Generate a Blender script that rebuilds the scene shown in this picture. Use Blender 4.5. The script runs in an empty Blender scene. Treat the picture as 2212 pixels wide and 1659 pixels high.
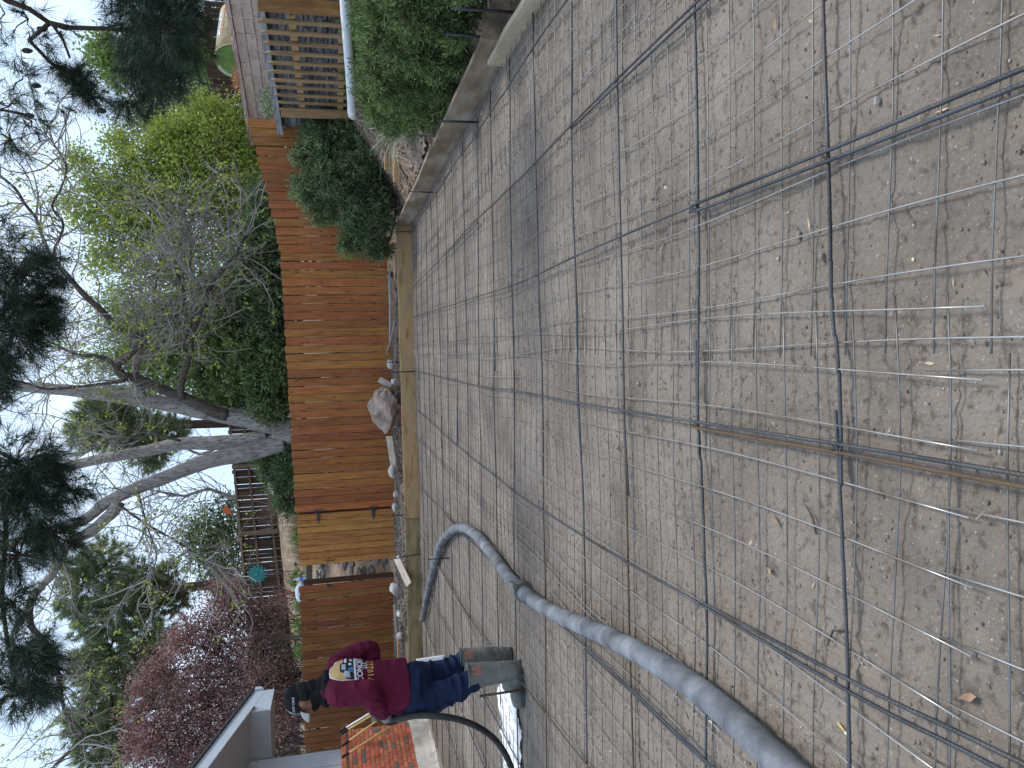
import bpy, bmesh, math, random
import numpy as np
from mathutils import Vector, Matrix, Quaternion
from mathutils.bvhtree import BVHTree

random.seed(7)
RNG = np.random.default_rng(11)
SC = bpy.context.scene
COL = SC.collection

# ------------------------------------------------------------------ camera
cam_d = bpy.data.cameras.new('camera')
cam = bpy.data.objects.new('camera', cam_d)
COL.objects.link(cam)
SC.camera = cam
cam_d.sensor_width = 36.0
cam_d.lens = 1661.0 / 2212.0 * 36.0
cam_d.clip_start = 0.05
cam_d.clip_end = 2000.0
_t, _r = math.radians(13.0), math.radians(2.0)
_f = Vector((0, math.cos(_t), -math.sin(_t)))
_r0, _u0 = Vector((1, 0, 0)), Vector((0, math.sin(_t), math.cos(_t)))
_R = math.cos(_r) * _r0 - math.sin(_r) * _u0
_U = math.sin(_r) * _r0 + math.cos(_r) * _u0
# the phone was held on its side: world up points to the left of the picture
_m = Matrix((-_U, _R, -_f)).transposed().to_4x4()
_m.translation = Vector((0, 0, 1.33))
cam.matrix_world = _m

# ------------------------------------------------------------------ world, sun, exposure
SUN_DIR = Vector((0.62, 0.28, 1.15)).normalized()      # towards the sun
W = bpy.data.worlds.new('World')
SC.world = W
W.use_nodes = True
wn, wl = W.node_tree.nodes, W.node_tree.links
for n in list(wn):
    wn.remove(n)
w_out = wn.new('ShaderNodeOutputWorld')
w_bg = wn.new('ShaderNodeBackground')
w_sky = wn.new('ShaderNodeTexSky')
w_sky.sky_type = 'NISHITA'
w_sky.sun_disc = False
w_sky.sun_elevation = math.asin(SUN_DIR.z)
w_sky.sun_rotation = math.atan2(SUN_DIR.x, SUN_DIR.y)
w_sky.air_density = 1.2
w_sky.dust_density = 4.0
w_sky.ozone_density = 1.0
w_tc = wn.new('ShaderNodeTexCoord')
w_map = wn.new('ShaderNodeMapping')
w_map.inputs['Scale'].default_value = (1, 1, 2.2)
w_no = wn.new('ShaderNodeTexNoise')
w_no.inputs['Scale'].default_value = 2.6
w_no.inputs['Detail'].default_value = 6
w_no.inputs['Roughness'].default_value = 0.55
w_cl = wn.new('ShaderNodeValToRGB')                     # thin bright overcast with soft breaks
w_cl.color_ramp.elements[0].position = 0.3
w_cl.color_ramp.elements[0].color = (3.7, 5.3, 7.6, 1)
w_cl.color_ramp.elements[1].position = 0.7
w_cl.color_ramp.elements[1].color = (5.8, 7.0, 8.5, 1)
w_mix = wn.new('ShaderNodeMix')
w_mix.data_type = 'RGBA'
w_mix.inputs[0].default_value = 0.86
wl.new(w_tc.outputs['Generated'], w_map.inputs['Vector'])
wl.new(w_map.outputs['Vector'], w_no.inputs['Vector'])
wl.new(w_no.outputs['Fac'], w_cl.inputs['Fac'])
wl.new(w_sky.outputs['Color'], w_mix.inputs[6])
wl.new(w_cl.outputs['Color'], w_mix.inputs[7])
wl.new(w_mix.outputs[2], w_bg.inputs['Color'])
w_bg.inputs['Strength'].default_value = 0.10
wl.new(w_bg.outputs['Background'], w_out.inputs['Surface'])

sun_d = bpy.data.lights.new('sun', 'SUN')
sun_d.energy = 1.5
sun_d.angle = math.radians(14)
sun_d.color = (1.0, 0.96, 0.9)
sun = bpy.data.objects.new('sun', sun_d)
sun.rotation_euler = (-SUN_DIR).to_track_quat('-Z', 'Y').to_euler()
sun.location = (6, 4, 12)
COL.objects.link(sun)

SC.view_settings.view_transform = 'Standard'
SC.view_settings.look = 'None'
SC.view_settings.gamma = 1.0
SC.view_settings.use_curve_mapping = False
SC.view_settings.exposure = 0.98

# ------------------------------------------------------------------ helpers
def hash3(ix, iy, iz):
    h = (ix * 374761393 + iy * 668265263 + iz * 2147483647 * 7 + 1274126177) & 0xFFFFFFFF
    h = ((h ^ (h >> 13)) * 1274126177) & 0xFFFFFFFF
    h = h ^ (h >> 16)
    return (h & 0xFFFF) / 65535.0

def vnoise(x, y, z=None):
    """vectorised value noise, -1..1"""
    x = np.asarray(x, float); y = np.asarray(y, float)
    z = np.zeros_like(x) if z is None else np.asarray(z, float)
    ix, iy, iz = (np.floor(a).astype(np.int64) for a in (x, y, z))
    fx, fy, fz = x - ix, y - iy, z - iz
    fx, fy, fz = (a * a * (3 - 2 * a) for a in (fx, fy, fz))
    r = 0
    for dx in (0, 1):
        wx = fx if dx else 1 - fx
        for dy in (0, 1):
            wy = fy if dy else 1 - fy
            for dz in (0, 1):
                wz = fz if dz else 1 - fz
                r = r + wx * wy * wz * hash3(ix + dx, iy + dy, iz + dz)
    return r * 2 - 1

def fbm(x, y, z=None, oct=4):
    a, s, r = 1.0, 1.0, 0
    for k in range(oct):
        r = r + a * vnoise(np.asarray(x) * s + 17.3 * k, np.asarray(y) * s + 5.1 * k, None if z is None else np.asarray(z) * s)
        a *= 0.5; s *= 2.0
    return r

def srgb(r, g, b):
    f = lambda c: ((c / 255.0 + 0.055) / 1.055) ** 2.4 if c > 10 else c / 255.0 / 12.92
    return (f(r), f(g), f(b))

def mat(name, c1, c2=None, c3=None, scale=5.0, detail=6, rough=0.8, bump=0.0, bscale=40.0, stretch=(1, 1, 1),
        obrand=0.0, island=0.0, metal=0.0, spec=0.3, transl=0.0, hue=0.0, shift=True, pos=(0.3, 0.7), bdist=0.02, bstretch=None):
    m = bpy.data.materials.new(name)
    m.use_nodes = True
    n, l = m.node_tree.nodes, m.node_tree.links
    b = n['Principled BSDF']
    out = n['Material Output']
    b.inputs['Roughness'].default_value = rough
    b.inputs['Metallic'].default_value = metal
    b.inputs['Specular IOR Level'].default_value = spec
    tc = n.new('ShaderNodeTexCoord')
    oi = n.new('ShaderNodeObjectInfo')
    vec = tc.outputs['Object']
    if shift:
        ml = n.new('ShaderNodeMath'); ml.operation = 'MULTIPLY'; ml.inputs[1].default_value = 37.0
        l.new(oi.outputs['Random'], ml.inputs[0])
        ad = n.new('ShaderNodeVectorMath'); ad.operation = 'ADD'
        l.new(vec, ad.inputs[0]); l.new(ml.outputs[0], ad.inputs[1])
        vec = ad.outputs[0]
    mp = n.new('ShaderNodeMapping'); mp.inputs['Scale'].default_value = stretch
    l.new(vec, mp.inputs['Vector'])
    if c2 is None:
        rgb = n.new('ShaderNodeRGB'); rgb.outputs[0].default_value = (*c1, 1)
        col = rgb.outputs[0]
    else:
        no = n.new('ShaderNodeTexNoise'); no.inputs['Scale'].default_value = scale
        no.inputs['Detail'].default_value = detail; no.inputs['Roughness'].default_value = 0.6
        l.new(mp.outputs['Vector'], no.inputs['Vector'])
        rp = n.new('ShaderNodeValToRGB'); e = rp.color_ramp.elements
        e[0].position, e[1].position = pos
        e[0].color = (*c1, 1); e[1].color = (*c2, 1)
        if c3 is not None:
            q = e.new((pos[0] + pos[1]) / 2); q.color = (*c2, 1); e[2].color = (*c3, 1)
        l.new(no.outputs['Fac'], rp.inputs['Fac'])
        col = rp.outputs['Color']
    if obrand or island or hue:
        hs = n.new('ShaderNodeHueSaturation')
        val = None
        if obrand:
            mr = n.new('ShaderNodeMapRange'); mr.inputs['To Min'].default_value = 1 - obrand; mr.inputs['To Max'].default_value = 1 + obrand
            l.new(oi.outputs['Random'], mr.inputs['Value']); val = mr.outputs[0]
        if island:
            g = n.new('ShaderNodeNewGeometry')
            mr = n.new('ShaderNodeMapRange'); mr.inputs['To Min'].default_value = 1 - island; mr.inputs['To Max'].default_value = 1 + island
            l.new(g.outputs['Random Per Island'], mr.inputs['Value'])
            if val is not None:
                mm = n.new('ShaderNodeMath'); mm.operation = 'MULTIPLY'
                l.new(val, mm.inputs[0]); l.new(mr.outputs[0], mm.inputs[1]); val = mm.outputs[0]
            else:
                val = mr.outputs[0]
            if hue:
                m2 = n.new('ShaderNodeMath'); m2.operation = 'MULTIPLY'; m2.inputs[1].default_value = 7.31
                m3 = n.new('ShaderNodeMath'); m3.operation = 'FRACT'
                m4 = n.new('ShaderNodeMapRange'); m4.inputs['To Min'].default_value = 0.5 - hue; m4.inputs['To Max'].default_value = 0.5 + hue
                l.new(g.outputs['Random Per Island'], m2.inputs[0]); l.new(m2.outputs[0], m3.inputs[0]); l.new(m3.outputs[0], m4.inputs['Value'])
                l.new(m4.outputs[0], hs.inputs['Hue'])
        elif hue:
            m2 = n.new('ShaderNodeMath'); m2.operation = 'MULTIPLY'; m2.inputs[1].default_value = 7.31
            m3 = n.new('ShaderNodeMath'); m3.operation = 'FRACT'
            m4 = n.new('ShaderNodeMapRange'); m4.inputs['To Min'].default_value = 0.5 - hue; m4.inputs['To Max'].default_value = 0.5 + hue
            l.new(oi.outputs['Random'], m2.inputs[0]); l.new(m2.outputs[0], m3.inputs[0]); l.new(m3.outputs[0], m4.inputs['Value'])
            l.new(m4.outputs[0], hs.inputs['Hue'])
        if val is not None:
            l.new(val, hs.inputs['Value'])
        l.new(col, hs.inputs['Color'])
        col = hs.outputs['Color']
    l.new(col, b.inputs['Base Color'])
    if bump:
        bn = n.new('ShaderNodeTexNoise'); bn.inputs['Scale'].default_value = bscale; bn.inputs['Detail'].default_value = 5
        if bstretch:
            mp2 = n.new('ShaderNodeMapping'); mp2.inputs['Scale'].default_value = bstretch
            l.new(vec, mp2.inputs['Vector']); l.new(mp2.outputs['Vector'], bn.inputs['Vector'])
        else:
            l.new(mp.outputs['Vector'], bn.inputs['Vector'])
        bp = n.new('ShaderNodeBump'); bp.inputs['Strength'].default_value = bump; bp.inputs['Distance'].default_value = bdist
        l.new(bn.outputs['Fac'], bp.inputs['Height'])
        l.new(bp.outputs['Normal'], b.inputs['Normal'])
    if transl:
        tr = n.new('ShaderNodeBsdfTranslucent'); mx = n.new('ShaderNodeMixShader'); mx.inputs[0].default_value = transl
        l.new(col, tr.inputs['Color'])
        l.new(b.outputs[0], mx.inputs[1]); l.new(tr.outputs[0], mx.inputs[2]); l.new(mx.outputs[0], out.inputs['Surface'])
    return m

class MB:
    """collects shapes for one mesh"""
    def __init__(s):
        s.v, s.f, s.sm = [], [], []
    def add(s, vs, fs, smooth=False):
        o = len(s.v)
        s.v.extend([tuple(p) for p in vs]); s.f.extend([tuple(i + o for i in f) for f in fs]); s.sm.extend([smooth] * len(fs))
        return s
    def box(s, x0, x1, y0, y1, z0, z1):
        v = [(x, y, z) for z in (z0, z1) for y in (y0, y1) for x in (x0, x1)]
        return s.add(v, [(0, 2, 3, 1), (4, 5, 7, 6), (0, 1, 5, 4), (2, 6, 7, 3), (0, 4, 6, 2), (1, 3, 7, 5)])
    def obox(s, c, ax, ay, az, hx, hy, hz):
        c, ax, ay, az = Vector(c), Vector(ax).normalized(), Vector(ay).normalized(), Vector(az).normalized()
        v = [c + ax * hx * i + ay * hy * j + az * hz * k for k in (-1, 1) for j in (-1, 1) for i in (-1, 1)]
        return s.add(v, [(0, 2, 3, 1), (4, 5, 7, 6), (0, 1, 5, 4), (2, 6, 7, 3), (0, 4, 6, 2), (1, 3, 7, 5)])
    def prism(s, poly, off):
        n = len(poly); off = Vector(off)
        v = [Vector(p) for p in poly] + [Vector(p) + off for p in poly]
        f = [tuple(range(n))[::-1], tuple(range(n, 2 * n))] + [(i, (i + 1) % n, n + (i + 1) % n, n + i) for i in range(n)]
        return s.add(v, f)
    def tube(s, pts, rad, n=8, caps=True, smooth=True):
        P = [Vector(p) for p in pts]
        if not hasattr(rad, '__len__'):
            rad = [rad] * len(P)
        vs = []; prev = None
        for i, p in enumerate(P):
            d = (P[min(i + 1, len(P) - 1)] - P[max(i - 1, 0)])
            d = d.normalized() if d.length > 1e-9 else Vector((0, 0, 1))
            if prev is None:
                a = d.orthogonal().normalized()
            else:
                a = prev - d * prev.dot(d)
                a = a.normalized() if a.length > 1e-6 else d.orthogonal().normalized()
            prev = a; b = d.cross(a)
            for k in range(n):
                t = 2 * math.pi * k / n
                vs.append(p + (a * math.cos(t) + b * math.sin(t)) * rad[i])
        fs = [(i * n + k, i * n + (k + 1) % n, (i + 1) * n + (k + 1) % n, (i + 1) * n + k) for i in range(len(P) - 1) for k in range(n)]
        s.add(vs, fs, smooth)
        if caps:
            o = len(s.v) - len(vs); m = len(P)
            s.f.append(tuple(o + k for k in range(n))[::-1]); s.sm.append(False)
            s.f.append(tuple(o + (m - 1) * n + k for k in range(n))); s.sm.append(False)
        return s
    def ball(s, c, r, seg=10, rings=7, jit=0.0, smooth=True):
        r = r if hasattr(r, '__len__') else (r, r, r)
        vs = [Vector((c[0], c[1], c[2] + r[2]))]
        for i in range(1, rings):
            th = math.pi * i / rings
            for k in range(seg):
                ph = 2 * math.pi * k / seg; q = 1 + random.uniform(-jit, jit)
                vs.append(Vector((c[0] + r[0] * q * math.sin(th) * math.cos(ph), c[1] + r[1] * q * math.sin(th) * math.sin(ph), c[2] + r[2] * q * math.cos(th))))
        vs.append(Vector((c[0], c[1], c[2] - r[2])))
        fs = [(0, 1 + k, 1 + (k + 1) % seg) for k in range(seg)]
        for i in range(rings - 2):
            for k in range(seg):
                a, b = 1 + i * seg + k, 1 + i * seg + (k + 1) % seg
                fs.append((a, a + seg, b + seg, b))
        L = len(vs) - 1; o = 1 + (rings - 2) * seg
        fs += [(o + k, L, o + (k + 1) % seg) for k in range(seg)]
        return s.add(vs, fs, smooth)
    def mesh(s, name):
        me = bpy.data.meshes.new(name)
        me.from_pydata(s.v, [], s.f)
        me.polygons.foreach_set('use_smooth', s.sm)
        me.update()
        return me
    def build(s, name, m, parent=None):
        return obj(name, s.mesh(name), m, parent)

def obj(name, me, m, parent=None, loc=None, rot=None, scale=None):
    o = bpy.data.objects.new(name, me)
    COL.objects.link(o)
    if m is not None and not me.materials:
        me.materials.append(m)
    if parent is not None:
        o.parent = parent
        root = parent
        off = Vector((0, 0, 0))
        while root is not None:
            off += root.location if root.type == 'EMPTY' else Vector((0, 0, 0))
            root = root.parent
        o.matrix_parent_inverse = Matrix.Translation(-off)
    if loc is not None: o.location = loc
    if rot is not None: o.rotation_euler = rot
    if scale is not None: o.scale = scale
    return o

def thing(name, label, cat, loc=(0, 0, 0), group=None):
    o = bpy.data.objects.new(name, None)
    COL.objects.link(o)
    o.empty_display_size = 0.1
    o.location = loc
    return tag(o, label, cat, group)

def tag(o, label=None, cat=None, group=None, kind=None):
    if label: o['label'] = label
    if cat: o['category'] = cat
    if group: o['group'] = group
    if kind: o['kind'] = kind
    return o

def np_mesh(name, verts, faces, smooth=False):
    """verts (N,3), faces (M,k) arrays of equal sided faces"""
    me = bpy.data.meshes.new(name)
    verts = np.ascontiguousarray(verts, np.float32); faces = np.ascontiguousarray(faces, np.int32)
    me.vertices.add(len(verts)); me.vertices.foreach_set('co', verts.ravel())
    k = faces.shape[1]
    me.loops.add(faces.size); me.loops.foreach_set('vertex_index', faces.ravel())
    me.polygons.add(len(faces))
    me.polygons.foreach_set('loop_start', np.arange(0, faces.size, k, dtype=np.int32))
    me.polygons.foreach_set('loop_total', np.full(len(faces), k, np.int32))
    if smooth:
        me.polygons.foreach_set('use_smooth', np.ones(len(faces), bool))
    me.update(calc_edges=True)
    return me

def bevel(me, w=0.003, seg=1):
    b = bmesh.new(); b.from_mesh(me)
    bmesh.ops.bevel(b, geom=b.edges[:], offset=w, segments=seg, affect='EDGES', profile=0.5)
    b.to_mesh(me); b.free()
    return me

def unit(n):
    v = RNG.normal(size=(n, 3)); return v / np.linalg.norm(v, axis=1, keepdims=True)

def nrm(v):
    return v / np.maximum(np.linalg.norm(v, axis=1, keepdims=True), 1e-9)

def leaves(c, d, L, Wd, fold=0.0):
    """diamond leaves: centres c, long axis d, length L, width Wd (arrays)"""
    n = len(c); d = nrm(d); s = nrm(np.cross(d, unit(n)))
    L = np.broadcast_to(L, (n,))[:, None]; Wd = np.broadcast_to(Wd, (n,))[:, None]
    up = np.cross(d, s)
    v = np.stack([c, c + d * L * .45 + s * Wd * .5 + up * fold * L, c + d * L, c + d * L * .45 - s * Wd * .5 + up * fold * L], 1).reshape(-1, 3)
    return v, np.arange(4 * n).reshape(n, 4)

def needles(c, d, L, Wd):
    n = len(c); d = nrm(d); s = nrm(np.cross(d, unit(n)))
    L = np.broadcast_to(L, (n,))[:, None]; Wd = np.broadcast_to(Wd, (n,))[:, None]
    v = np.stack([c - s * Wd * .5, c + s * Wd * .5, c + d * L], 1).reshape(-1, 3)
    return v, np.arange(3 * n).reshape(n, 3)

def stack(parts):
    vs, fs, o = [], [], 0
    for v, f in parts:
        vs.append(v); fs.append(f + o); o += len(v)
    return np.concatenate(vs), np.concatenate(fs)

# ------------------------------------------------------------------ shared materials
M_STEEL = mat('dark_steel', (.03, .032, .036), (.07, .072, .08), scale=30, rough=.55, metal=.5, spec=.5, bump=.15, bscale=300)
M_REBAR = mat('rebar_steel', (.034, .036, .042), (.085, .09, .10), (.075, .05, .032), scale=3.0, detail=8, rough=.5, metal=.55, spec=.5, pos=(.32, .74), bump=.3, bscale=250, bdist=.004)
M_RUST = mat('rusty_rebar', (.075, .05, .032), (.125, .085, .05), (.07, .066, .062), scale=4, rough=.75, metal=.3, bump=.3, bscale=250, bdist=.004)
M_WIRE = mat('mesh_wire', (.10, .098, .096), (.22, .215, .205), (.12, .085, .06), scale=5, detail=6, rough=.42, metal=.7, spec=.5)
M_WIREL = mat('bright_mesh_wire', (.26, .25, .235), (.48, .46, .43), (.22, .17, .12), scale=4, detail=6, rough=.36, metal=.75, spec=.6)
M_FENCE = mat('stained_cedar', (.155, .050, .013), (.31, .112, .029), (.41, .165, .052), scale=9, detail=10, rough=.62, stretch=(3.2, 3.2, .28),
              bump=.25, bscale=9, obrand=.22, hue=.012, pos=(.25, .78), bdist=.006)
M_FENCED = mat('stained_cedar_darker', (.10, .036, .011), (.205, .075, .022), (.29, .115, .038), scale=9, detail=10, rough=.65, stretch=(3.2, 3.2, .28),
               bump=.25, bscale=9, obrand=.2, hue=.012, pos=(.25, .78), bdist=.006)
M_GATE = mat('stained_cedar_lighter', (.235, .08, .019), (.40, .16, .043), (.49, .225, .075), scale=9, detail=10, rough=.6, stretch=(3.2, 3.2, .28),
             bump=.25, bscale=9, obrand=.16, hue=.012, pos=(.25, .78), bdist=.006)
M_PICKET = mat('bare_wood_picket', (.17, .10, .045), (.37, .235, .115), (.28, .17, .08), scale=6, detail=9, rough=.75, stretch=(3, 3, .3), bump=.3, bscale=10, obrand=.2, bdist=.006)
M_FORM = mat('form_lumber', (.20, .12, .05), (.40, .25, .12), (.26, .19, .12), scale=3.2, detail=9, rough=.75, stretch=(.8, 1, 3), bump=.3, bscale=12, obrand=.14, bdist=.006)
M_FORMG = mat('form_lumber_caked', (.09, .065, .042), (.23, .17, .11), (.37, .33, .28), scale=2.6, detail=10, rough=.85, stretch=(1.6, .6, 2.2), bump=.35, bscale=14, obrand=.1, bdist=.006, pos=(.25, .75))
M_OLDWOOD = mat('weathered_dark_boards', (.022, .014, .010), (.075, .045, .028), (.16, .085, .045), scale=5, detail=9, rough=.85, stretch=(4, 4, .35), bump=.3, bscale=10, obrand=.35, bdist=.006, pos=(.3, .85))
M_OLDRAIL = mat('weathered_rail', (.09, .06, .04), (.17, .12, .085), scale=5, rough=.85, stretch=(.5, 4, 4), obrand=.2)
M_BARK = mat('tree_bark', (.10, .085, .077), (.30, .27, .25), (.42, .385, .36), scale=16, detail=10, rough=.95, stretch=(1.6, 1.6, .35), bump=1.0, bscale=14, bdist=.05, pos=(.3, .72))
M_BARKD = mat('dark_limb_bark', (.045, .035, .03), (.14, .115, .10), scale=14, detail=10, rough=.95, stretch=(1.4, 1.4, .6), bump=.9, bscale=16, bdist=.03)
M_TWIG = mat('grey_twig', (.20, .18, .165), (.42, .385, .36), scale=2, rough=.9, island=.3)
M_PINEBARK = mat('pine_limb_bark', (.03, .022, .018), (.09, .065, .05), scale=18, rough=.95, bump=.6, bscale=30)

def edge_gap_shade(m, half, width, f):
    """shade of the gaps between boards, painted into their colour: a narrow darker band along both long edges"""
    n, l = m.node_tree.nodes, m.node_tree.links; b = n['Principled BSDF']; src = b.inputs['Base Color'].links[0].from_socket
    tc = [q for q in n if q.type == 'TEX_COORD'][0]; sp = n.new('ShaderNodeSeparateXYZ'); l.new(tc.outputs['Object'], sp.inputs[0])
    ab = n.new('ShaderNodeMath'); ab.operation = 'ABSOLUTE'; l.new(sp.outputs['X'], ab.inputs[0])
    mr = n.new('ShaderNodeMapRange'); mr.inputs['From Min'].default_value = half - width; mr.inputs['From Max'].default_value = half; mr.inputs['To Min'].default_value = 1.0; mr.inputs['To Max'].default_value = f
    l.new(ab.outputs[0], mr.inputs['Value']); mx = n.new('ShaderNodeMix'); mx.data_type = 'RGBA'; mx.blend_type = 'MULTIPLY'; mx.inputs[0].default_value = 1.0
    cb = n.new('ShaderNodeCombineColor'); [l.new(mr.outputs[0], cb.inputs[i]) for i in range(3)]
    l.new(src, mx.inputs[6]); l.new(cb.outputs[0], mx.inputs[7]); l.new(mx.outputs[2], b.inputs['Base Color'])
    # knots
    vo = n.new('ShaderNodeTexVoronoi'); vo.inputs['Scale'].default_value = 1.0
    ad = [q for q in n if q.type == 'VECT_MATH'][0]; mp = n.new('ShaderNodeMapping'); mp.inputs['Scale'].default_value = (9, 9, 3.2); l.new(ad.outputs[0], mp.inputs['Vector']); l.new(mp.outputs['Vector'], vo.inputs['Vector'])
    kr = n.new('ShaderNodeMapRange'); kr.inputs['From Min'].default_value = .06; kr.inputs['From Max'].default_value = .16; kr.inputs['To Min'].default_value = .45; kr.inputs['To Max'].default_value = 1.0; l.new(vo.outputs['Distance'], kr.inputs['Value'])
    m2 = n.new('ShaderNodeMix'); m2.data_type = 'RGBA'; m2.blend_type = 'MULTIPLY'; m2.inputs[0].default_value = 1.0
    c2 = n.new('ShaderNodeCombineColor'); [l.new(kr.outputs[0], c2.inputs[i]) for i in range(3)]
    l.new(mx.outputs[2], m2.inputs[6]); l.new(c2.outputs[0], m2.inputs[7]); l.new(m2.outputs[2], b.inputs['Base Color'])
for _q in (M_FENCE, M_FENCED): edge_gap_shade(_q, .068, .006, .35)  # dark gap shade painted along the picket edges
edge_gap_shade(M_GATE, .056, .005, .35)
# ------------------------------------------------------------------ terrain and dug slab bed
def seg_side(x, y, a, b):
    """signed distance of points from line a->b (positive = left of the direction)"""
    dx, dy = b[0] - a[0], b[1] - a[1]; L = math.hypot(dx, dy)
    return (dx * (y - a[1]) - dy * (x - a[0])) / L

def sst(a, b, t):
    t = np.clip((t - a) / (b - a), 0, 1); return t * t * (3 - 2 * t)

WALL = ((4.34, 13.0), (5.06, 7.6))       # dark stone retaining wall, far end to near end
BLOCK = [(5.05, 16.4), (5.42, 15.4), (5.85, 14.3), (6.25, 13.2), (6.75, 11.9), (7.3, 10.6)]

def terrain(x, y):
    x = np.asarray(x, float); y = np.asarray(y, float)
    hill = np.interp(y, [-50, 12.9, 13.5, 14.9, 16, 20, 25, 30, 45, 90, 900], [-.03, -.03, .24, .42, 1.25, 2.05, 3.15, 3.9, 5.0, 6.5, 8])
    hill = np.where(y > 13, hill - .02 * np.clip(-x - 2, 0, 8) * sst(15, 20, y), hill)
    # planted bank on the right, rising from the form board to the stone wall
    d = x - 2.66
    bank = .16 + .78 * sst(.1, 1.7, d)
    on = sst(-.02, .06, d) * sst(2.2, 3.2, y) + 0 * y
    z = np.maximum(hill, -.04 + on * (bank + .04))
    s = seg_side(x, y, WALL[0], WALL[1])           # >0 : uphill side of the stone wall
    up = (s > .12) & (x > 4.2) & (y > -2)
    z = np.where(up & (y < 17), np.maximum(2.02, hill), z)
    bl = np.interp(y, [p[1] for p in BLOCK[::-1]], [p[0] for p in BLOCK[::-1]])
    z = np.where((x > bl + .18) & (x > 4.2) & (y > -2), np.maximum(2.88 + .0 * x, hill), z)
    # pit under the slab bed
    pit = (x > -5.9) & (x < 2.60) & (y > .2) & (y < 13.2 - .08 * x)
    z = np.where(pit, -.35, z)
    return z + .025 * fbm(x * 1.3, y * 1.3, oct=4) * np.where(y < 40, 1, 6)

def axis(lo, f0, f1, hi, step, n):
    a = f0 - np.geomspace(step, f0 - lo, n)[::-1]; b = np.arange(f0, f1, step); c = f1 + np.geomspace(step, hi - f1, n)
    return np.concatenate([a, b, c])

def grid(name, xs, ys, zf, m):
    X, Y = np.meshgrid(xs, ys); Z = zf(X, Y); nx, ny = len(xs), len(ys)
    v = np.stack([X, Y, Z], -1).reshape(-1, 3)
    i = np.arange(nx * ny).reshape(ny, nx)
    f = np.stack([i[:-1, :-1], i[:-1, 1:], i[1:, 1:], i[1:, :-1]], -1).reshape(-1, 4)
    return obj(name, np_mesh(name, v, f, True), m)

M_YARD = mat('yard_soil_mulch', (.10, .07, .05), (.25, .18, .125), (.33, .26, .19), scale=3.5, detail=12, rough=.95, bump=.8, bscale=22, bdist=.04, shift=False)
yard = grid('yard_ground', axis(-700, -12, 13, 700, .16, 40), axis(-300, -3, 32, 1200, .16, 40), terrain, M_YARD)
tag(yard, kind='structure')

# dug bed, with boot prints and lumps
FOOT = [(random.uniform(-1.6, 2.2), random.uniform(1.2, 5.5), random.uniform(0, 6.28)) for _ in range(46)]
def bed(x, y):
    z = .012 * fbm(x * .9, y * .9, oct=3) + .006 * fbm(x * 7, y * 7 + 3, oct=4) + .0035 * fbm(x * 38, y * 38, oct=3)
    lump = vnoise(x * 14 + 50, y * 14); z = z + .010 * np.clip(lump - .45, 0, 1) * np.clip(vnoise(x * 2.1, y * 2.1 + 9) + .3, 0, 1) * 3
    for (fx, fy, a) in FOOT:
        c, s = math.cos(a), math.sin(a)
        u = (x - fx) * c + (y - fy) * s; w = -(x - fx) * s + (y - fy) * c
        ell = (u / .15) ** 2 + (w / .052) ** 2
        inside = np.clip(1.15 - ell, 0, 1)
        z = z - np.minimum(inside, .5) * (.008 + .007 * np.sin(u * 2 * math.pi / .022) + .002 * np.sin(w * 220)) + .006 * np.exp(-((ell - 1.25) / .18) ** 2)
    return z
M_SOIL = mat('bare_soil', (.110, .088, .070), (.190, .156, .127), (.25, .212, .176), scale=1.3, detail=14, rough=.95, bump=.9, bscale=60, bdist=.012, shift=False, pos=(.3, .75))
_n, _l = M_SOIL.node_tree.nodes, M_SOIL.node_tree.links
_b = _n['Principled BSDF']; _src = _b.inputs['Base Color'].links[0].from_socket
_tc = [q for q in _n if q.type == 'TEX_COORD'][0]
def _spk(sc, lo, hi, c, prev):                      # specks, damp crumbs and pale grit of the soil itself
    t = _n.new('ShaderNodeTexNoise'); t.inputs['Scale'].default_value = sc; t.inputs['Detail'].default_value = 3
    _l.new(_tc.outputs['Object'], t.inputs['Vector'])
    r = _n.new('ShaderNodeMapRange'); r.inputs['From Min'].default_value = lo; r.inputs['From Max'].default_value = hi; r.clamp = True
    _l.new(t.outputs['Fac'], r.inputs['Value'])
    x = _n.new('ShaderNodeMix'); x.data_type = 'RGBA'; x.inputs[7].default_value = (*c, 1)
    _l.new(r.outputs[0], x.inputs[0]); _l.new(prev, x.inputs[6])
    return x.outputs[2]
_c = _spk(34, .55, .72, (.088, .068, .053), _src)
_c = _spk(95, .64, .74, (.33, .285, .245), _c)
_c = _spk(.42, .56, .72, (.29, .24, .195), _c)
_c = _spk(6, .64, .80, (.075, .058, .046), _c)
_c = _spk(220, .66, .74, (.34, .31, .275), _c)
_l.new(_c, _b.inputs['Base Color'])
ys = np.concatenate([np.arange(.25, 3.2, .012), np.arange(3.2, 6, .02), np.arange(6, 13.9, .05)])
xs = np.concatenate([np.arange(-5.75, -2.2, .05), np.arange(-2.2, 2.69, .014)])
soil = grid('slab_bed_ground', xs, ys, bed, M_SOIL)
tag(soil, kind='structure')

def bed_lo(x, y):
    return float((.012 * fbm(np.array([x * .9]), np.array([y * .9]), oct=3))[0])

def bedz(x, y):
    return float(bed(np.array([x]), np.array([y]))[0])

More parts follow.
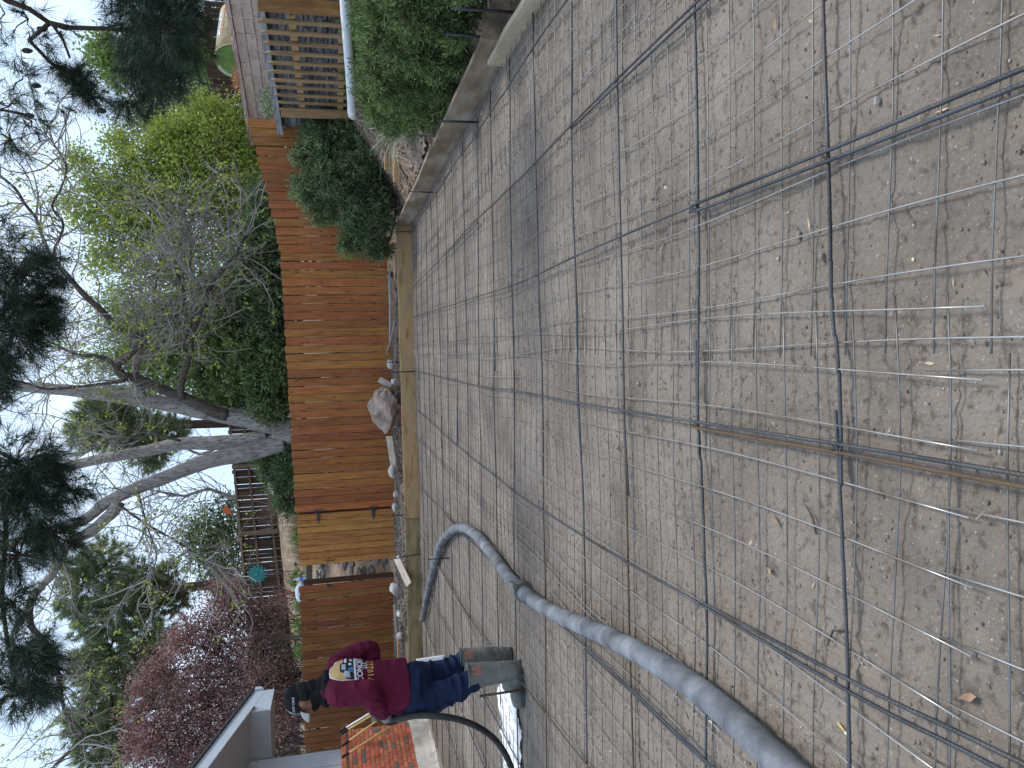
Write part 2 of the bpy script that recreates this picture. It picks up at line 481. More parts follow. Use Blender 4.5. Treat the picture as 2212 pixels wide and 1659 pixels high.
# crumbs and grit lying on the bed (uncountable)
def crumbs(name, n, xr, yr, smin, smax, m, zf, flat=.7, power=2.0):
    x = RNG.uniform(*xr, n); t = RNG.random(n) ** power; y = yr[0] + (yr[1] - yr[0]) * t
    s = smin + (smax - smin) * RNG.random(n) ** 6
    z = zf(x, y)
    base = np.array([(1, 0, 0), (-1, 0, 0), (0, 1, 0), (0, -1, 0), (0, 0, 1), (0, 0, -1)], float)
    tri = np.array([(0, 2, 4), (2, 1, 4), (1, 3, 4), (3, 0, 4), (2, 0, 5), (1, 2, 5), (3, 1, 5), (0, 3, 5)])
    v = base[None] * (1 + RNG.uniform(-.45, .45, (n, 6, 1)))
    a = RNG.uniform(0, 6.28, n); c, q = np.cos(a), np.sin(a)
    vx = v[..., 0] * c[:, None] - v[..., 1] * q[:, None]; vy = v[..., 0] * q[:, None] + v[..., 1] * c[:, None]
    v = np.stack([vx, vy * .8, v[..., 2] * flat], -1) * s[:, None, None]
    v += np.stack([x, y, z + s * .35], -1)[:, None, :]
    f = tri[None] + (np.arange(n) * 6)[:, None, None]
    return obj(name, np_mesh(name, v.reshape(-1, 3), f.reshape(-1, 3)), m)
M_CRUMB = mat('soil_crumbs', (.135, .108, .086), (.215, .178, .147), scale=9, rough=1, island=.3)
M_GRIT = mat('pale_grit', (.30, .27, .24), (.5, .46, .42), scale=9, rough=.9, island=.35)
o = crumbs('soil_crumbs', 18000, (-2.2, 2.5), (1.0, 7.0), .0012, .0065, M_CRUMB, bed)
tag(o, 'loose brown soil crumbs scattered over the dug slab bed', 'soil', kind='stuff')
o = crumbs('pale_grit', 1500, (-2.4, 2.5), (1.0, 9.0), .0018, .008, M_GRIT, bed)
tag(o, 'small pale grit specks on the dug soil under the mesh', 'grit', kind='stuff')
# wood chips, needles and straw litter
n = 1500
c = np.stack([RNG.uniform(-5, 2.4, n), 1.2 + 11.5 * RNG.random(n) ** 1.3, np.zeros(n)], -1); c[:, 2] = bed(c[:, 0], c[:, 1]) + .004
d = unit(n); d[:, 2] *= .12
v, f = leaves(c, d, RNG.uniform(.006, .045, n), RNG.uniform(.003, .010, n))
M_CHIP = mat('wood_chips', (.28, .19, .115), (.55, .44, .32), scale=12, rough=.9, island=.5)
tag(obj('wood_chip_litter', np_mesh('wood_chip_litter', v, f), M_CHIP), 'tiny wood chips and straw littering the slab bed', 'litter', kind='stuff')

# ------------------------------------------------------------------ form boards
def form_board(name, label, a, b, h, m, th=.038, z0=-.03, side=1):
    a, b = Vector((*a, 0)), Vector((*b, 0)); d = (b - a).normalized(); n = Vector((-d.y, d.x, 0)) * side
    k = 26; mb = MB(); L = (b - a).length
    vs = []
    for i in range(k + 1):                      # slight bow along the board
        p = a + d * L * i / k + n * .008 * math.sin(i * .5)
        zt = h + .004 * math.sin(i * .9 + L)
        bv = .004
        for (q, z) in ((0, z0), (0, zt - bv), (bv, zt), (th - bv, zt), (th, zt - bv), (th, z0)):
            vs.append(p + n * q + Vector((0, 0, z)))
    fs = []
    for i in range(k):
        for j in range(6):
            fs.append((i * 6 + j, i * 6 + (j + 1) % 6, (i + 1) * 6 + (j + 1) % 6, (i + 1) * 6 + j))
    fs.append((0, 1, 2, 3, 4, 5)); fs.append(tuple(k * 6 + j for j in range(6))[::-1])
    mb.add(vs, fs)
    o = mb.build(name, m)
    bm = bmesh.new(); bm.from_mesh(o.data); bmesh.ops.recalc_face_normals(bm, faces=bm.faces); bm.to_mesh(o.data); bm.free()
    return tag(o, label, 'form board', 'form boards round the slab bed')
form_board('form_board', 'long orange-brown form board lying along the foot of the wooden fence', (2.68, 12.78), (-2.20, 13.03), .25, M_FORM, side=-1)
form_board('form_board', 'darker form board in front of the gate, ending behind the worker', (-2.215, 13.04), (-5.6, 13.45), .247, mat('form_lumber_weathered', (.10, .075, .04), (.25, .185, .095), (.33, .245, .135), scale=3.0, detail=9, rough=.8, stretch=(.8, 1, 3), bump=.3, bscale=12, bdist=.006), side=-1)
form_board('form_board', 'tall cement-stained form board running along the juniper bank', (2.695, 12.80), (2.43, 5.30), .24, M_FORMG, side=1)
form_board('form_board', 'short pale form board lapped inside the stained one at the picture edge', (2.385, 5.62), (2.22, 2.6), .135, mat('pale_lumber', (.34, .26, .17), (.52, .43, .31), scale=5, detail=8, rough=.8, stretch=(1.6, .5, 2), bump=.2, bscale=14, bdist=.004), side=1)
# stakes
ST = [((2.34, 6.72), 0, .36, .011, 'steel stake rising beside a thick dark stake inside the stained form board'),
      ((2.57, 7.85), 0, .37, .007, 'thin steel stake against the middle of the stained form board'),
      ((2.49, 9.82), 0, .31, .008, 'thin steel stake inside the far half of the stained form board'),
      ((2.57, 12.72), 0, .25, .008, 'short steel stake just left of the form corner'),
      ((.27, 12.84), 0, .56, .009, 'tall thin stake standing in front of the far form board near the rock'),
      ((-2.82, 13.06), 0, .51, .009, 'tall stake leaning before the gate at the dark form board'),
      ((-2.17, 9.66), 0, .26, .009, 'rebar pin sticking up beside the bend of the thick hose'),
      ((-2.31, 5.66), 0, .35, .010, 'rusty rebar pin standing in front of the worker\'s boot'),
      ((2.90, 8.60), .14, .30, .010, 'stub of a dark stake behind the stained form board, nearest the mulch'),
      ((2.92, 8.25), .14, .28, .010, 'second stake stub behind the stained form board by the mulch'),
      ((2.66, 6.90), .1, .36, .010, 'steel stake half hidden under the big juniper'),
      ((2.50, 5.42), .1, .49, .011, 'steel stake behind the near end of the stained form board'),
      ((2.44, 4.90), .1, .51, .011, 'steel stake behind the pale form board under the juniper'),
      ((2.75, 12.92), .1, .75, .008, 'tall thin stake at the outer side of the form corner'),
      ((.44, 13.12), .2, .46, .008, 'thin stake behind the far form board, right of the rock'),
      ((-2.18, 13.30), .2, .55, .008, 'thin stake in front of the gate behind the form boards'),
      ((-.62, 13.05), .2, .38, .008, 'short thin stake beside the left side of the big rock')]
for i, ((x, y), z0, z1, r, lab) in enumerate(ST):
    dx, dy = random.uniform(-.015, .015), random.uniform(-.015, .015)
    if i == 5: dx = -.05
    mb = MB().tube([(x, y, z0 - .05), (x + dx * .5, y + dy * .5, (z0 + z1) / 2), (x + dx, y + dy, z1)], r * 1.0, 8)
    mb.tube([(x + dx, y + dy, z1 - .006), (x + dx, y + dy, z1 + .002)], r * 1.25, 8)
    tag(mb.build('form_stake', M_RUST if i == 7 else M_STEEL), lab, 'stake', 'stakes round the slab bed')

# ------------------------------------------------------------------ welded wire mesh sheets
LD = Vector((.045, 1, 0)).normalized(); CD = Vector((1, -.062, 0)).normalized(); S = .1524
def mesh_sheet(label, ox, oy, nx, ny, lift, seed):
    rr = random.Random(seed)
    t = thing('wire_mesh_sheet', label, 'wire mesh', (ox, oy, 0), 'wire mesh sheets on the slab bed')
    O = Vector((ox, oy, 0)); ph = rr.uniform(0, 6)
    def P(i, j, top=0):
        p = O + CD * (i * S) + LD * (j * S)
        p.x += .016 * math.sin(j * .33 + ph) + .01 * math.sin(j * .11 + i * .5); p.y += .012 * math.sin(i * .6 + j * .21 + ph)
        p.z = bed_lo(p.x, p.y) + lift + .009 + .009 * (1 + math.sin(j * .45 + i * .8 + ph)) * .6 + top * .0042
        return p
    for i in range(nx + 1):
        j0, j1 = -.5 + rr.uniform(-.15, .1), ny + .5 + rr.uniform(-.1, .1)
        n = max(2, int((j1 - j0) * 1.0))
        MB().tube([P(i, j0 + (j1 - j0) * k / n, 1) for k in range(n + 1)], .0025, 5).build('wire', M_WIREL, t)
    for j in range(ny + 1):
        n = max(2, int(nx * .8))
        MB().tube([P(-.22 + (nx + .44) * k / n, j) for k in range(n + 1)], .0025, 5).build('wire', M_WIRE, t)
    return t
mesh_sheet('wire mesh sheet right of the middle rebar, under the right-hand rebar pair', .03, 1.0, 10, 76, .004, 1)
mesh_sheet('wire mesh sheet left of the middle rebar, its edge lapped over its neighbour', -1.37, 1.52, 10, 74, .010, 2)
mesh_sheet('wire mesh sheet along the foot of the stained form board', 1.50, 2.4, 7, 67, .009, 3)
mesh_sheet('wire mesh sheet lying under the thick grey hose', -2.80, 2.7, 10, 66, .004, 4)
mesh_sheet('wire mesh sheet under the worker and the white cloth', -4.25, 4.6, 10, 54, .009, 5)
mesh_sheet('wire mesh sheet at the foot of the brick wall', -5.45, 8.0, 8, 32, .004, 6)
mesh_sheet('near wire mesh sheet with cut wire ends, lowest in the photograph', -1.40, .75, 9, 5, .003, 8)

# ------------------------------------------------------------------ rebar mat
_gx, _gy = np.meshgrid(np.arange(-6, 3.01, .1), np.arange(0, 14.01, .1)); _GZ = .012 * fbm(_gx * .9, _gy * .9, oct=3)
def BLO(x, y):
    i = min(max(int((y - 0) * 10), 0), _GZ.shape[0] - 1); j = min(max(int((x + 6) * 10), 0), _GZ.shape[1] - 1); return float(_GZ[i, j])
def smoothline(pts, step):
    P = [Vector((*p, 0)) if len(p) == 2 else Vector(p) for p in pts]; out = []
    for i in range(len(P) - 1):
        a, b = P[max(i - 1, 0)], P[min(i + 2, len(P) - 1)]; p, q = P[i], P[i + 1]
        n = max(1, int((q - p).length / step))
        for k in range(n):
            t = k / n
            out.append(.5 * ((2 * p) + (q - a) * t + (2 * a - 5 * p + 4 * q - b) * t * t + (3 * p - a - 3 * q + b) * t ** 3))
    out.append(P[-1]); return out
def rebar(t, pts, z, r=.0078, ribs=False, m=None):
    P = smoothline(pts, .0042 if ribs else .35)
    ph = random.uniform(0, 6)
    for i, p in enumerate(P):
        p.z = z + .004 * math.sin(p.x * 1.7 + p.y * 1.3 + ph) + BLO(p.x, p.y)
    rad = [r * (1.14 if (i % 3 == 0) else .97) for i in range(len(P))] if ribs else r
    return MB().tube(P, rad, 7 if ribs else 8).build('rebar', m or M_REBAR, t)
rm = thing('rebar_mat', 'tied grid of dark steel reinforcing bars laid over the wire mesh', 'rebar', (-1.3, 7, 0))
CROSS = [(1.79, -.005), (2.58, -.05), (3.31, -.045), (3.99, -.055), (4.78, -.07), (5.56, -.10), (6.23, -.11), (6.91, -.12), (7.61, -.11), (8.31, -.11), (8.95, -.10), (9.61, -.10), (10.24, -.09), (10.80, -.09), (11.40, -.085), (12.05, -.08)]
for k, (y0, sl) in enumerate(CROSS):
    x0 = max(-.62 * y0, -5.3); x1 = min(.57 * y0 + .1, 2.2 + y0 * .022)
    xm = random.uniform(-.6, .4)
    rib = y0 < 3.0
    pa = [(x1, y0 + sl * x1), ((x1 + xm) / 2, y0 + sl * (x1 + xm) / 2 + random.uniform(-.01, .01)), (xm - .2, y0 + sl * (xm - .2))]
    pb = [(xm + .22, y0 + sl * (xm + .2) + .018), ((x0 + xm) / 2, y0 + sl * (x0 + xm) / 2 + random.uniform(-.02, .02)), (x0, y0 + sl * x0)]
    if k == 0:                                   # the nearest bar kinks where it passes the mesh lap
        pa = [(1.1, 1.79), (.5, 1.785), (.18, 1.80), (.02, 1.79), (-.3, 1.80)]; pb = [(-.1, 1.815), (-.45, 1.80), (-.9, 1.795), (-1.25, 1.80)]
    rebar(rm, pa, .032, .0050, rib)
    rebar(rm, pb, .032, .0050, rib, M_RUST if k in (2, 4) else None)
LONG = [[(1.95, 2.6), (2.04, 3.92), (2.11, 5.33), (2.19, 6.65), (2.29, 7.98), (2.42, 10.35), (2.52, 12.6)],
        [(1.26, 1.6), (1.31, 2.47), (1.36, 3.86), (1.41, 5.44), (1.46, 6.70), (1.52, 8.71), (1.60, 12.5)],
        [(.54, .75), (.56, 1.22), (.58, 1.76), (.62, 2.52), (.67, 3.96), (.70, 5.18), (.82, 7.18), (1.14, 12.50)],
        [(-.23, .75), (-.21, 1.25), (-.19, 1.76), (-.16, 2.57), (-.11, 4.02), (-.04, 5.73), (.00, 6.98), (.28, 12.65)],
        [(-.80, .9), (-.82, 1.37), (-.84, 1.77), (-.84, 2.60), (-.84, 4.02), (-.79, 5.85), (-.68, 7.90), (-.36, 12.5)],
        [(-1.37, 2.0), (-1.41, 2.60), (-1.45, 4.04), (-1.52, 5.50), (-1.56, 7.66), (-1.58, 9.69), (-1.62, 12.74)],
        [(-2.02, 3.3), (-2.12, 4.06), (-2.23, 5.55), (-2.36, 6.95), (-2.44, 9.81), (-2.40, 12.8)],
        [(-2.85, 4.6), (-2.95, 6.5), (-3.05, 9), (-3.1, 12.9)], [(-3.65, 6.0), (-3.7, 8.5), (-3.8, 12.9)], [(-4.45, 7.5), (-4.5, 13.0)]]
for k, p in enumerate(LONG):
    z = .047
    near = [q for q in p if q[1] < 2.6]; far = [q for q in p if q[1] >= 2.5]
    if k in (2, 3, 4):
        rebar(rm, near + far[:1] if k != 3 else near + far[:1], z, .0054, True)
        rebar(rm, far, z, .0054)
        off = -.024 if k != 4 else .03
        q2 = [(x + off * (1.0 if y < 2.6 else .6), y) for x, y in near] + [(far[0][0] + off * .4, far[0][1]), (far[1][0] + off * .5, far[1][1] - .3)]
        rebar(rm, q2[:-1], z - .004, .0054, True, M_RUST if k == 3 else None)
    else:
        rebar(rm, p, z, .0054, False, M_RUST if k == 6 else None)
        if k in (1, 5):
            rebar(rm, [(x - .022, y) for x, y in p[:3]], z - .003, .0054)
        rebar(rm, [(x - .02, y) for x, y in p[-3:-1]], z - .003, .0054)
# tie wires at crossings
for k, p in enumerate(LONG[:7]):
    py_ = [q[1] for q in p]; px_ = [q[0] for q in p]
    for (y0, sl) in CROSS[:11]:
        x = float(np.interp(y0, py_, px_))
        if not (py_[0] < y0 < py_[-1]) or random.random() < .3: continue
        c = Vector((x, y0 + sl * x, .047)); mb = MB(); pts = []
        for i in range(15):
            a = i / 14 * 2 * math.pi
            pts.append(c + Vector((.017 * math.cos(a), .012 * math.sin(a), .004 + .012 * math.sin(2 * a))))
        pts += [c + Vector((.03, .01, .01)), c + Vector((.035, .03, .004))]
        mb.tube(pts, .0012, 4); mb.build('tie_wire', M_STEEL, rm)

# ------------------------------------------------------------------ concrete pump hose
M_HOSE = mat('cement_dusted_rubber', (.045, .049, .055), (.135, .148, .165), (.27, .29, .31), scale=6.5, detail=10, rough=.7, spec=.35, bump=.2, bscale=40, bdist=.004, pos=(.28, .78))
M_COUP = mat('cast_coupling', (.10, .095, .08), (.24, .235, .21), scale=14, rough=.75, metal=.3, bump=.3, bscale=60)
hp = [(-1.30, .7, .07), (-1.19, 1.6, .065), (-1.17, 2.0, .065), (-1.15, 2.32, .065), (-1.15, 2.65, .065), (-1.19, 3.09, .065), (-1.27, 3.68, .066), (-1.41, 4.54, .066), (-1.48, 5.2, .067), (-1.49, 5.83, .067),
      (-1.44, 6.55, .067), (-1.42, 7.21, .067), (-1.50, 8.04, .066), (-1.68, 8.85, .066), (-1.97, 9.72, .066), (-2.38, 10.5, .066), (-2.98, 11.4, .067), (-3.72, 12.45, .068)]
ht = thing('concrete_hose', 'thick grey concrete pump hose with a clamp coupling, curving over the mesh', 'hose', (-1.4, 5, 0))
HP = smoothline(hp, .06)
ci = min(range(len(HP)), key=lambda i: (HP[i] - Vector((-1.48, 5.36, .07))).length)
MB().tube(HP[:ci + 1], .049, 20).build('hose_length', M_HOSE, ht)
MB().tube(HP[ci:], [.049] * (len(HP) - ci - 3) + [.049, .049, .047], 20).build('hose_length', M_HOSE, ht)
cd = (HP[ci + 1] - HP[ci - 1]).normalized(); cc = HP[ci]
cp = MB().tube([cc - cd * .2, cc - cd * .05], .053, 20).build('hose_sleeve', M_HOSE, ht)
MB().tube([cc + cd * .05, cc + cd * .2], .053, 20).build('hose_sleeve', M_HOSE, ht)
mb = MB()
mb.tube([cc - cd * .055, cc - cd * .05, cc - cd * .02, cc - cd * .015], [.066, .074, .074, .066], 20)
mb.tube([cc + cd * .015, cc + cd * .02, cc + cd * .05, cc + cd * .055], [.066, .074, .074, .066], 20)
mb.tube([cc - cd * .016, cc + cd * .016], .072, 20)
mb.obox(cc + Vector((.05, 0, .062)), cd, cd.cross(Vector((0, 0, 1))), (0, 0, 1), .06, .016, .016)
mb.build('clamp_coupling', M_COUP, ht)
e0 = HP[-1]; ed = (HP[-1] - HP[-2]).normalized()
MB().tube([e0 - ed * .03, e0 + ed * .04], .054, 20).build('end_cap', M_COUP, ht)
# ------------------------------------------------------------------ wooden fence and gate
FY = lambda x: 13.87 - .172 * x
FD = Vector((1, -.172, 0)).normalized(); FN = Vector((-.172, -1, 0)).normalized()
FANG = math.atan2(FD.y, FD.x)
def dogear(w, h, th=.017, ear=.022):
    me = MB().prism([(-w / 2, 0, 0), (w / 2, 0, 0), (w / 2, 0, h - ear), (w / 2 - ear, 0, h), (-w / 2 + ear, 0, h), (-w / 2, 0, h - ear)], (0, th, 0)).mesh('picket')
    return bevel(me, .004, 2)
_pk = {}
def picket(parent, x, z0, z1, m, w=.136, y=None, off=0, yaw=0, lean=0):
    key = (round(w, 3), round(z1 - z0, 2), m.name)
    if key not in _pk:
        _pk[key] = dogear(w, z1 - z0); _pk[key].materials.append(m)
    yy = FY(x) + off if y is None else y
    return obj('picket', _pk[key], m, parent, (x, yy, z0), (random.uniform(-.004, .004), lean + random.uniform(-.004, .004), FANG + yaw))
def rails(parent, x0, x1, zs, m):
    for z in zs:
        a, b = Vector((x0, FY(x0) + .045, z)), Vector((x1, FY(x1) + .045, z))
        MB().obox((a + b) / 2, FD, FN, (0, 0, 1), (b - a).length / 2, .019, .044).build('rail', m, parent)
step = .1432 * FD.x
f1 = thing('wooden_fence', 'long orange stained picket fence behind the far form board, right of the gate', 'fence', (1.0, FY(1.0), .3))
x = -2.10; i = 0
while x < 4.42:
    top = 2.09 + .012 * (x + 2) if x < 2.2 else 2.14 + .42 * ((x - 2.2) / 2.2) ** 1.25
    top += random.uniform(-.008, .008)
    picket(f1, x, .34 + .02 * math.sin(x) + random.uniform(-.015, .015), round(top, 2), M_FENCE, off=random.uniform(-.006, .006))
    x += step; i += 1
rails(f1, -2.15, 4.4, (.62, 1.25, 1.88), M_FENCE)
for px in (-2.2, -.1, 2.0, 4.2):
    MB().box(px - .045, px + .045, FY(px) + .07, FY(px) + .16, .1, 2.05).build('post', M_FENCE, f1)
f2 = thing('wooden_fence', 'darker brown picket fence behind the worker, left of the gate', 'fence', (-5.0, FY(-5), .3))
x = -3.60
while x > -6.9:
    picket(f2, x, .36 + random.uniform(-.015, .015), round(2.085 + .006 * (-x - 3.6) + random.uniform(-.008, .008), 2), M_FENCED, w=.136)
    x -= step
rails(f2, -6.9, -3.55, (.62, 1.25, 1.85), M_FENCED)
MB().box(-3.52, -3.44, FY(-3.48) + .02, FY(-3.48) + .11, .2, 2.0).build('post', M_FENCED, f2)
# latch plate on the fence
MB().obox((-3.56, FY(-3.56) - .02, 1.55), FD, FN, (0, 0, 1), .02, .012, .035).build('latch_catch', M_STEEL, f2)
# gate
g = thing('wooden_gate', 'lighter orange board gate with black hinges, standing slightly ajar', 'gate', (-2.2, FY(-2.2), .2))
for k in range(8):
    x = -2.235 - k * .1175 - .02
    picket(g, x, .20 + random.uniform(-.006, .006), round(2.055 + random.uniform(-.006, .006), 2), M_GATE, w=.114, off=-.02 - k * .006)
MB().obox((-2.68, FY(-2.68) + .02, 1.75), FD, FN, (0, 0, 1), .42, .018, .043).build('rail', M_GATE, g)
MB().obox((-2.68, FY(-2.68) + .02, .55), FD, FN, (0, 0, 1), .42, .018, .043).build('rail', M_GATE, g)
M_BLK = mat('black_iron', (.012, .012, .013), (.03, .03, .032), scale=40, rough=.45, spec=.5)
for z in (1.69, .72):
    y = FY(-2.2) - .032
    h = MB()
    h.obox((-2.165, y + .005, z), FD, FN, (0, 0, 1), .022, .006, .075)
    h.prism([(-2.19, y, z - .035), (-2.36, y + .015, z - .014), (-2.37, y + .015, z), (-2.36, y + .015, z + .014), (-2.19, y, z + .035)], (0, -.008, 0))
    h.tube([(-2.19, y - .006, z - .06), (-2.19, y - .006, z + .06)], .009, 8)
    hh = h.build('hinge', M_BLK, g)
    for (bx, bz) in ((-2.165, .05), (-2.165, -.05), (-2.25, .0), (-2.33, .0)):
        MB().ball((bx, y - .006, z + bz), .007, 6, 4).build('screw', M_COUP, hh)
hx = -3.07; hy = FY(hx) - .075
MB().tube(smoothline([(hx, hy + .03, 1.60), (hx, hy - .035, 1.575), (hx, hy - .045, 1.52), (hx, hy - .035, 1.455), (hx, hy + .03, 1.43)], .015), .008, 8).build('pull_handle', M_BLK, g)
MB().obox((hx, hy + .033, 1.52), FD, FN, (0, 0, 1), .018, .004, .115).build('handle_plate', M_BLK, g)

# ------------------------------------------------------------------ house corner at the left
HS = .045
HX = lambda y: -5.76 + HS * (y - 13)
M_SIDE = mat('painted_siding', (.46, .48, .51), (.52, .54, .57), scale=6, rough=.6)
M_TRIM = mat('painted_trim', (.40, .46, .53), (.46, .52, .58), scale=6, rough=.5)
M_SOFF = mat('painted_soffit', (.33, .34, .35), (.38, .39, .40), scale=6, rough=.7)
M_SHING = mat('asphalt_shingle', (.02, .02, .022), (.07, .068, .066), scale=60, rough=.95, bump=.5, bscale=80)
M_MORT = mat('mortar', (.30, .27, .24), (.42, .39, .35), scale=20, rough=.95, bump=.4, bscale=60)
M_BRICK = mat('red_brick', (.30, .072, .034), (.45, .13, .066), (.36, .10, .05), scale=18, rough=.9, bump=.5, bscale=60, obrand=.2, hue=.012, bdist=.004)
M_BRICKD = mat('burnt_brick', (.10, .075, .065), (.17, .13, .115), scale=18, rough=.9, bump=.5, bscale=60, obrand=.2, bdist=.004)
M_CONC = mat('old_concrete', (.30, .27, .235), (.50, .465, .42), (.38, .33, .27), scale=5, detail=12, rough=.95, bump=.6, bscale=30, bdist=.01)
hs = thing('house', 'grey-sided house with brick wainscot and sloping eave at the picture edge', 'house', (-5.8, 12, 0))
y0, y1 = 6.0, 12.72
mb = MB(); a = (HX(y0), y0); b = (HX(y1), y1)
mb.prism([(a[0], a[1], 1.35), (b[0], b[1], 1.35), (b[0], b[1], 2.9), (a[0], a[1], 4.1)], (-.12, 0, 0)); mb.build('siding_wall', M_SIDE, hs)
MB().prism([(b[0] - .13, b[1], .2), (b[0] - .13, b[1], 2.8), (b[0] - 4, b[1] + .16, 2.8), (b[0] - 4, b[1] + .16, .2)], (0, -.1, 0)).build('end_wall', M_SIDE, hs)
y = y1 - .06
while y > 8.5:
    MB().box(HX(y) - .01, HX(y) + .016, y - .022, y + .022, 1.36, 2.92 + (y1 - y) * .19).build('batten', M_SIDE, hs); y -= .405
# brick wainscot: backing + separate bricks + rowlock cap
BXf = lambda y: -5.60 + HS * (y - 13)
yb0, yb1 = 9.6, 13.0
mb = MB(); mb.prism([(BXf(yb0) - .012, yb0, .30), (BXf(yb1) - .012, yb1, .30), (BXf(yb1) - .012, yb1 - .004, 1.34), (BXf(yb0) - .012, yb0, 1.34)], (-.14, 0, 0)); wall = mb.build('mortar_backing', M_MORT, hs)
bm_ = bevel(MB().box(-.05, .05, -.097, .097, -.028, .028).mesh('brick'), .004)
bm_d = bm_.copy()
bm_.materials.append(M_BRICK); bm_d.materials.append(M_BRICKD)
ang = -math.atan(HS)
for r in range(15):
    z = .335 + r * .0676
    y = yb1 - .10 - (.1015 if r % 2 else 0)
    while y > yb0 + .1:
        dk = random.random() < .09
        obj('brick', bm_d if dk else bm_, None, hs, (BXf(y) - .05 + random.uniform(-.003, .003), y, z), (0, random.uniform(-.01, .01), ang)); y -= .203
    if r % 2:
        obj('brick', bm_, None, hs, (BXf(yb1 - .05) - .05, yb1 - .05, z), (0, 0, ang), (1, .5, 1))
cm = bevel(MB().box(-.10, .10, -.030, .030, -.036, .036).mesh('brick'), .004); cm.materials.append(M_BRICK)
y = yb1 + .01
while y > yb0:
    obj('cap_brick', cm, None, hs, (BXf(y) - .07, y, 1.382 + random.uniform(-.002, .002)), (0, .05, ang)); y -= .067
# return of the wainscot on the far end
mb = MB(); mb.box(-7.2, -5.63, 12.86, 12.985, .3, 1.34); mb.build('mortar_backing', M_MORT, hs)
# foundation with broken lower edge
mb = MB(); k = 44; vs = []; fs = []
for i in range(k + 1):
    y = 8.6 + (13.12 - 8.6) * i / k; xx = BXf(y) + .03
    w = .06 * fbm(np.array([y * 3.1]), np.array([0.3]), oct=3)[0]
    for (dx, z) in ((-.22, .305), (0, .305), (.02 + w * .3, .16), (.05 + w * .6, .05 + w * .3), (.10 + w, -.04)):
        vs.append((xx + dx, y, z))
for i in range(k):
    for j in range(4):
        fs.append((i * 5 + j, (i + 1) * 5 + j, (i + 1) * 5 + j + 1, i * 5 + j + 1))
fs.append(tuple(k * 5 + j for j in range(5)))
mb.add(vs, fs); mb.build('foundation', M_CONC, hs)
# roof: rake with fascia, soffit and eave return
RZ = lambda y: 2.80 + (13.5 - y) * .205
xr = -4.98; ya, yb = 13.52, 6.0
r = MB().prism([(xr + .03, ya, RZ(ya) + .02), (xr + .03, yb, RZ(yb) + .02), (xr + .03, yb, RZ(yb) + .06), (xr + .03, ya + .02, RZ(ya) + .06)], (-3.2, 0, 0)).build('roof', M_SHING, hs)
y = ya
while y > 7:                                      # stepped shingle butts along the rake
    MB().obox((xr - .2, y - .09, RZ(y) + .068 + .018), (1, 0, 0), (0, -1, .205), (0, .205, 1), .25, .11, .006).build('shingle', M_SHING, r); y -= .145
MB().prism([(xr, ya, RZ(ya) - .17), (xr, yb, RZ(yb) - .17), (xr, yb, RZ(yb) + .018), (xr, ya, RZ(ya) + .018)], (-.03, 0, 0)).build('rake_fascia', M_TRIM, hs)
MB().prism([(xr - .034, ya - .03, RZ(ya) - .15), (xr - .034, yb, RZ(yb) - .15), (xr - .034, yb, RZ(yb) - .135), (xr - .034, ya - .03, RZ(ya) - .135)], (-.95, 0, 0)).build('soffit', M_SOFF, hs)
MB().prism([(xr - .034, 12.75, RZ(ya) - .30), (xr - .034, ya - .02, RZ(ya) - .30), (xr - .034, ya - .02, RZ(ya) - .152), (xr - .034, 12.75, RZ(12.75) - .155)], (-.92, 0, 0)).build('eave_return', M_SOFF, hs)
MB().prism([(xr - .002, 12.72, RZ(ya) - .31), (xr - .002, ya + .01, RZ(ya) - .31), (xr - .002, ya + .01, RZ(ya) - .172), (xr - .002, 12.9, RZ(12.9) - .172)], (-.03, 0, 0)).build('return_trim', M_TRIM, hs)
MB().prism([(xr + .03, ya + .012, 2.66), (xr + .03, ya + .11, 2.70), (xr + .03, ya + .125, 2.80), (xr + .03, ya + .012, 2.80)], (-2.9, 0, 0)).build('gutter', M_TRIM, hs)
# wall light
ly = 11.62; lx = HX(ly) + .016
wlt = thing('wall_light', 'dark grey box-shaped wall light on the pale siding', 'wall light', (lx, ly, 1.65))
M_LAMP = mat('dark_grey_metal', (.045, .047, .052), (.075, .078, .085), scale=30, rough=.5, metal=.3)
bevel(MB().box(lx + .03, lx + .14, ly - .055, ly + .055, 1.62, 1.95).build('lamp_body', M_LAMP, wlt).data, .006)
MB().box(lx + .001, lx + .03, ly - .05, ly + .05, 1.72, 1.86).build('mounting_plate', M_LAMP, wlt)
for k in (-1, 1):
    for z in (1.64, 1.66, 1.91, 1.93):
        pass
for z in (1.655, 1.675, 1.895, 1.915):
    MB().box(lx + .137, lx + .1425, ly - .045, ly + .045, z, z + .006).build('trim_line', M_TRIM, wlt)

# ------------------------------------------------------------------ long handled tools against the bricks
M_YEL = mat('yellow_handle', (.50, .33, .10), (.62, .45, .17), scale=8, rough=.5, stretch=(2, 2, .5))
M_GRIP = mat('black_grip', (.022, .022, .024), rough=.6)
M_WHITE = mat('white_plastic', (.70, .71, .72), (.78, .79, .80), scale=9, rough=.5)
def tool(label, a, b, m, gl=.14):
    a, b = Vector(a), Vector(b); d = (b - a).normalized()
    t = thing('long_handled_tool', label, 'tool', a, 'tools leaning on the brick wall')
    MB().tube([a, b - d * gl], .0165, 10).build('handle', m, t)
    MB().tube([b - d * gl, b - d * (gl - .01), b - d * .02, b], [.018, .021, .021, .014], 10).build('grip', M_GRIP, t)
    w = Vector((0, 1, 0)).cross(d).normalized()
    MB().obox(a + Vector((0, 0, .03)), w, (0, 1, 0), w.cross(Vector((0, 1, 0))), .10, .02, .012).build('head', M_COUP, t)
tool('yellow-handled tool leaning on the bricks, its foot showing below the worker', (-5.36, 13.02, .03), (-5.40, 11.62, 1.41), M_YEL)
tool('yellow-handled tool, middle one of those on the bricks', (-5.05, 13.0, .03), (-5.42, 12.03, 1.41), M_YEL)
